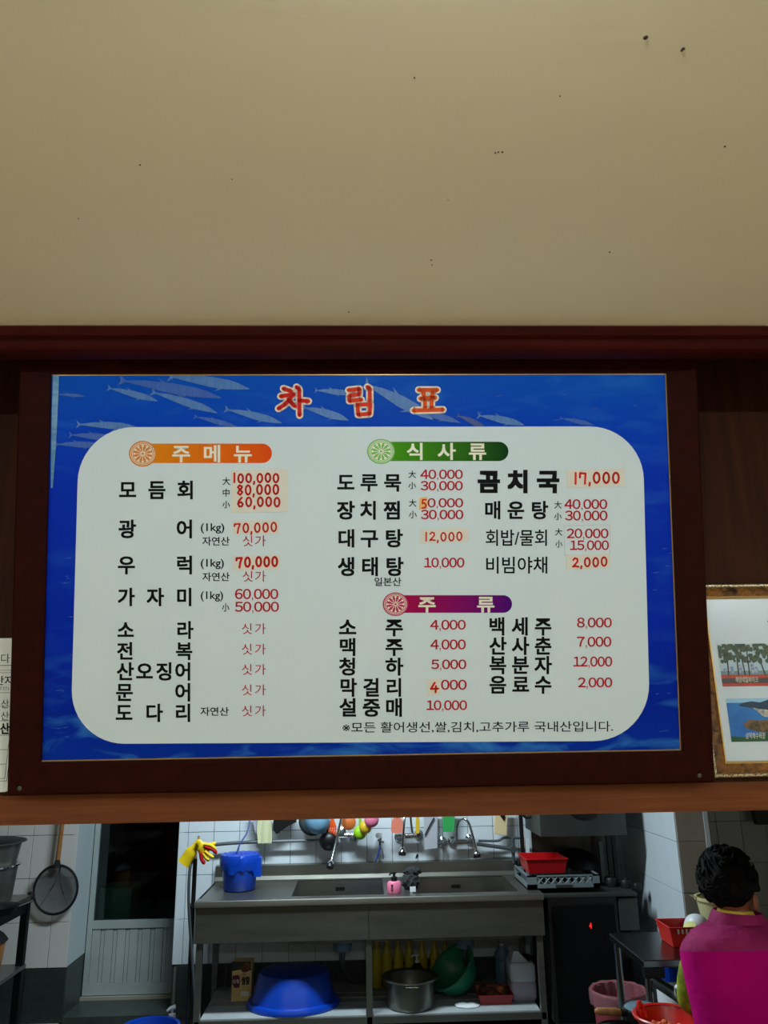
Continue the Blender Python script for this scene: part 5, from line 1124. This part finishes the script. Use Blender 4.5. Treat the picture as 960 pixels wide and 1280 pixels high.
# ================================================================== SEATED WOMAN, seen from behind
pc = at(915, 1098, Y=3.02); HX = pc.x; PXc = HX+.006; PYc = 3.0; SEAT = .45
st = T('kitchen_stool', 'round dark stool under the seated woman', 'stool', (PXc, PYc+.02, 0))
obj('seat', lathe(NB(), (PXc, PYc+.02, 0), [(0, SEAT-.05), (.16, SEAT-.05), (.17, SEAT-.035), (.165, SEAT-.005), (0, SEAT-.004)], 28), M['blk'], st, smooth=1)
for k in range(4):
    a = pi/4+k*pi/2; obj('leg', tube(NB(), [(PXc+.18*cos(a), PYc+.02+.18*sin(a), 0), (PXc+.1*cos(a), PYc+.02+.1*sin(a), SEAT-.051)], .012, 8), M['steel_d'], st, smooth=1)
pr = T('person', 'woman with short black hair seated in a magenta vest seen from behind', 'person', (PXc, PYc, 0))
def skin(name, verts, edges, radii, m, lev=2, root_i=0):
    me = bpy.data.meshes.new(name); me.from_pydata([Vector(v)-wl(pr) for v in verts], edges, []); me.update()
    o = bpy.data.objects.new(name, me); COL.objects.link(o)
    md = o.modifiers.new('skin', 'SKIN'); md.use_smooth_shade = True
    for i, sv in enumerate(me.skin_vertices[0].data):
        q = radii[i]; sv.radius = (q, q) if not isinstance(q, tuple) else q; sv.use_root = (i == root_i); 
    s = o.modifiers.new('sub', 'SUBSURF'); s.levels = lev; s.render_levels = lev
    bpy.context.view_layer.update()
    m2 = bpy.data.meshes.new_from_object(o.evaluated_get(bpy.context.evaluated_depsgraph_get()))
    o.modifiers.clear(); o.data = m2; m2.name = name; m2.materials.clear(); m2.materials.append(m)
    for p_ in m2.polygons: p_.use_smooth = True
    o.parent = pr; WL[o.name] = wl(pr); return o
zs = at(905, 1160, Y=3.0).z          # base of the collar
X, Y = PXc, PYc; zsh = 1.0
# skeleton: pelvis, spine, neck, head; arms; legs
V = []; E_ = []; Rr = []
def add(p, r, par=None):
    V.append(Vector(p)); Rr.append(r)
    if par is not None: E_.append((par, len(V)-1))
    return len(V)-1
pel = add((X, Y, SEAT+.11), (.14, .10)); s1 = add((X, Y+.0, .72), (.12, .09), pel); s2 = add((X, Y+.01, .9), (.13, .09), s1); s3 = add((X-.01, Y+.02, 1.0), (.09, .07), s2)
nk = add((HX+.01, Y+.03, 1.09), .05, s3); hd0 = add((HX, Y+.05, 1.14), .06, nk); hd1 = add((HX, Y+.05, 1.20), .08, hd0); hd2 = add((HX, Y+.045, 1.25), .055, hd1)
LW = (.99, 3.22, .80)
hands = []
for s, el, wr in ((-1, (X-.165, Y+.13, .80), (X-.10, Y+.33, .77)), (1, (X+.23, Y+.09, .79), (X+.10, Y+.34, .77))):
    sh = add((X+s*.14, Y+.05, .97), .055, s2); ua = add((X+s*.165, Y+.09, .89), .045, sh); e = add(el, .042, ua); w = add(wr, .027, e); hands.append((s, w))
for s in (-1, 1):
    h = add((X+s*.09, Y+.03, SEAT+.075), .085, pel); kn = add((X+s*.13, Y+.42, SEAT+.06), .06, h); an = add((X+s*.13, Y+.40, .09), .038, kn); add((X+s*.14, Y+.54, .035), .033, an)
body = skin('body', V, E_, Rr, M['skin'])
# hands: palm, four bent fingers and a thumb each, in one mesh per hand
for s, wi in hands:
    w = V[wi]; d = Vector((-s*.25, .9, -.12)).normalized(); side = Vector((1, .2*s, 0)).normalized(); v = [w-d*.02, w+d*.035, w+d*.075]; ed = [(0, 1), (1, 2)]; rr_ = [(.024, .02), (.036, .016), (.038, .014)]
    for k, L in enumerate((.062, .074, .070, .056)):
        b0 = w+d*.085+side*(-s*(-.03+.02*k)); i = len(v); dn = Vector((0, 0, -1))
        v += [b0, b0+d*L*.45+dn*.006, b0+d*L*.75+dn*.024, b0+d*L*.85+dn*.046]; ed += [(2, i), (i, i+1), (i+1, i+2), (i+2, i+3)]; rr_ += [.0095, .009, .0085, .0075]
    i = len(v); tb = w+d*.03+side*(-s*-.03) if 0 else w+d*.03+side*(-s*.036)
    v += [tb, tb+d*.035+side*(-s*.018)+Vector((0, 0, -.01)), tb+d*.06+side*(-s*.014)+Vector((0, 0, -.03))]; ed += [(1, i), (i, i+1), (i+1, i+2)]; rr_ += [.012, .0105, .0085]
    skin('gloved_hand', v, ed, rr_, M['glove'], 1)
# sleeves and trousers follow the same skeleton, slightly wider
def seg(name, pts, rad, m, n=20, wr=.004):
    P_ = curve(pts, 5); m_ = len(P_); rs = []
    for i in range(m_):
        t = i/(m_-1)*(len(rad)-1); k = min(int(t), len(rad)-2); rs.append(rad[k]+(rad[k+1]-rad[k])*(t-k)+wr*sin(i*2.1))
    return obj(name, tube(NB(), P_, rs, n), m, pr, smooth=1)
for s, i0 in ((-1, 8), (1, 12)):
    P_ = [V[i0]+Vector((s*-.0, 0, -.005)), V[i0+1], V[i0+2], V[i0+3]]
    seg('sleeve', P_, (.05, .05, .046, .038), M['sleeve'], wr=.0015)
for i0 in (16, 20): seg('trouser_leg', [V[i0]+Vector((0, -.04, .0)), (V[i0]+V[i0+1])/2+Vector((0, 0, .012)), V[i0+1]+Vector((0, .0, -.0)), V[i0+2]+Vector((0, 0, .03))], (.10, .092, .078, .055), M['trousers'])
for i0 in (18, 22):
    a = V[i0]; b = NB(); loft(b, [[a+Vector((x*q, y+.02, z)) for x, y in ((-.04, -.06), (.04, -.06), (.048, .06), (.03, .16), (-.03, .16), (-.048, .06))] for z, q in ((-.089, 1), (-.05, 1), (-.02, .8))]); obj('shoe', b, M['blk'], pr, smooth=1)
# vest: lofted torso shell with armholes covered by the shoulder line
def ellipse(cx, cy, cz, a, b_, n=36, tilt=0, sq=2.4):
    o = []
    for k in range(n):
        t = 2*pi*k/n; c_, s_ = cos(t), sin(t); x = a*abs(c_)**(2/sq)*(1 if c_ > 0 else -1); y = b_*abs(s_)**(2/sq)*(1 if s_ > 0 else -1)
        o.append(Vector((cx+x, cy+y, cz+tilt*x)))
    return o
tl = -.06
def body_ring(z, a, c_, ty, i, dx=0):
    o = ellipse(X+dx, Y+.015, z, a, c_, sq=2.3)
    for k, v in enumerate(o):
        v.z += ty*(v.y-Y-.015); v += Vector((.003*sin(k*1.1+i), .004*sin(k*.9+i*1.7), 0))
    return o
prof = [(.50, .19, .15, 0), (.54, .195, .15, 0), (.62, .192, .145, 0), (.72, .192, .142, 0), (.80, .200, .142, 0), (.88, .211, .142, -.05), (.94, .218, .138, -.12), (.99, .219, .132, -.2)]
b = NB(); loft(b, [body_ring(z, a, c_, t, i) for i, (z, a, c_, t) in enumerate(prof)]); obj('vest', b, M['vest'], pr, smooth=1)
prof = [(.988, .2195, .1325, -.2), (1.012, .213, .126, -.2), (1.035, .196, .115, -.16), (1.054, .168, .1, -.1), (1.068, .13, .088, -.05), (1.08, .1, .078, 0)]
b = NB(); loft(b, [body_ring(z, a, c_, t, 7+i, 0) for i, (z, a, c_, t) in enumerate(prof)]); obj('yoke', b, M['yoke'], pr, smooth=1)
b = NB(); cx = HX+.004; R = [ellipse(cx, Y+.02, z, a, c_, tilt=-.06) for z, a, c_ in ((1.066, .104, .082), (1.084, .098, .078), (1.106, .086, .07), (1.111, .080, .066), (1.105, .074, .062), (1.08, .074, .06))]
loft(b, R, cap=False); obj('collar', b, M['yoke'], pr, smooth=1)
b = NB(); R = [ellipse(cx-.006, Y+.022, z, a, c_, tilt=-.06) for z, a, c_ in ((1.095, .066, .055), (1.116, .058, .05), (1.118, .053, .046), (1.10, .055, .048))]
loft(b, R, cap=False); obj('undershirt_collar', b, M['mustard'], pr, smooth=1)
# head shaping: hair cap over the skull, ear, nose, face turned away and to the right
fd = Vector((.70, .71, -.05)).normalized(); rg = Vector((fd.y, -fd.x, 0)).normalized()   # facing direction, her right
hc = Vector((HX, Y+.045, 1.205))
def ball(c, a, b_, c_, jit=0, sub=3):
    """ellipsoid with half axes along facing, side, up"""
    bm = NB(); bmesh.ops.create_icosphere(bm, subdivisions=sub, radius=1)
    for v in bm.verts:
        k = 1+random.uniform(-jit, jit); q = v.co*k; v.co = c+fd*(q.x*a)+rg*(q.y*b_)+Vector((0, 0, q.z*c_))
    return bm
obj('face', ball(hc+fd*.012+Vector((0, 0, -.022)), .094, .076, .105), M['skin'], pr, smooth=1)
b = NB(); bmesh.ops.create_icosphere(b, subdivisions=5, radius=1)
for v in b.verts:
    q = v.co.copy(); n_ = q.copy()
    k = 1+.035*sin(n_.x*7+n_.z*5)*sin(n_.y*8)+.02*sin(n_.z*17+n_.y*11)+random.uniform(-.012, .012)
    a = .110 if q.x < 0 else .10; w_ = .102; h = .122 if q.z > 0 else .112
    if q.z < -.35: k *= 1-.32*(-q.z-.35)
    if q.y > .35 and q.z < -.25 and q.x > -.35: k *= .86
    if q.x > .25 and q.z < .45: k *= max(.35, 1-.9*(q.x-.25))        # open at the face
    v.co = hc+Vector((0, 0, -.002))+fd*(q.x*a*k-.012)+rg*(q.y*w_*k)+Vector((0, 0, q.z*h*k))
obj('hair', b, M['hair'], pr, smooth=1)
b = NB()
for k in range(260):
    t = random.uniform(0, 2*pi); z = random.uniform(-.75, .98); rr_ = sqrt(1-z*z); q = Vector((rr_*cos(t), rr_*sin(t), z))
    if q.x > .3 and q.z < .5: continue
    if q.y > .3 and q.z < -.1: continue
    kk = 1 if q.z > -.35 else 1-.32*(-q.z-.35)
    p_ = hc+fd*(q.x*.108*kk-.012)+rg*(q.y*.1*kk)+Vector((0, 0, q.z*(.12 if q.z > 0 else .108)*kk)); nrm = (p_-hc).normalized(); tan_ = nrm.cross(Vector((random.uniform(-1, 1), random.uniform(-1, 1), random.uniform(-1, 1)))).normalized()
    tube(b, curve([p_-tan_*.018, p_+nrm*.006, p_+tan_*.018+nrm*random.uniform(-.002, .006)], 2), [.004, .005, .004, .003, .0015], 5)
o = obj('hair_curl', b, M['hair'], pr, smooth=1); o['kind'] = 'stuff'
for s in (1,):
    ec = hc-fd*.012+rg*(.087*s)+Vector((0, 0, -.06)); b = NB(); bmesh.ops.create_icosphere(b, subdivisions=3, radius=1)
    for v in b.verts: q = v.co; d_ = max(0, 1-((q.x)**2+(q.z)**2)*1.6); v.co = ec+fd*(q.x*.017)+rg*(q.y*.01-.006*d_*(1 if q.y*s > 0 else 0)*s)+Vector((0, 0, q.z*.028))
    obj('ear', b, M['skin'], pr, smooth=1)
b = NB(); nc = hc+fd*.104+Vector((0, 0, -.03)); prism(b, [nc+Vector((0, 0, .03))-fd*.01, nc-rg*.014+Vector((0, 0, -.014))-fd*.008, nc+fd*.018+Vector((0, 0, -.012)), nc+rg*.014+Vector((0, 0, -.014))-fd*.008], Vector((0, 0, -.004))); obj('nose', b, M['skin'], pr, smooth=1, bevel=.003)
for s in (-1, 1): obj('eye', ball(hc+fd*.093+rg*(.03*s)+Vector((0, 0, -.01)), .008, .013, .007, sub=2), M['ink'], pr, smooth=1)
obj('mouth', ball(hc+fd*.096+Vector((0, 0, -.072)), .009, .024, .007, sub=2), mat('lips', (160,80,75), .5), pr, smooth=1)
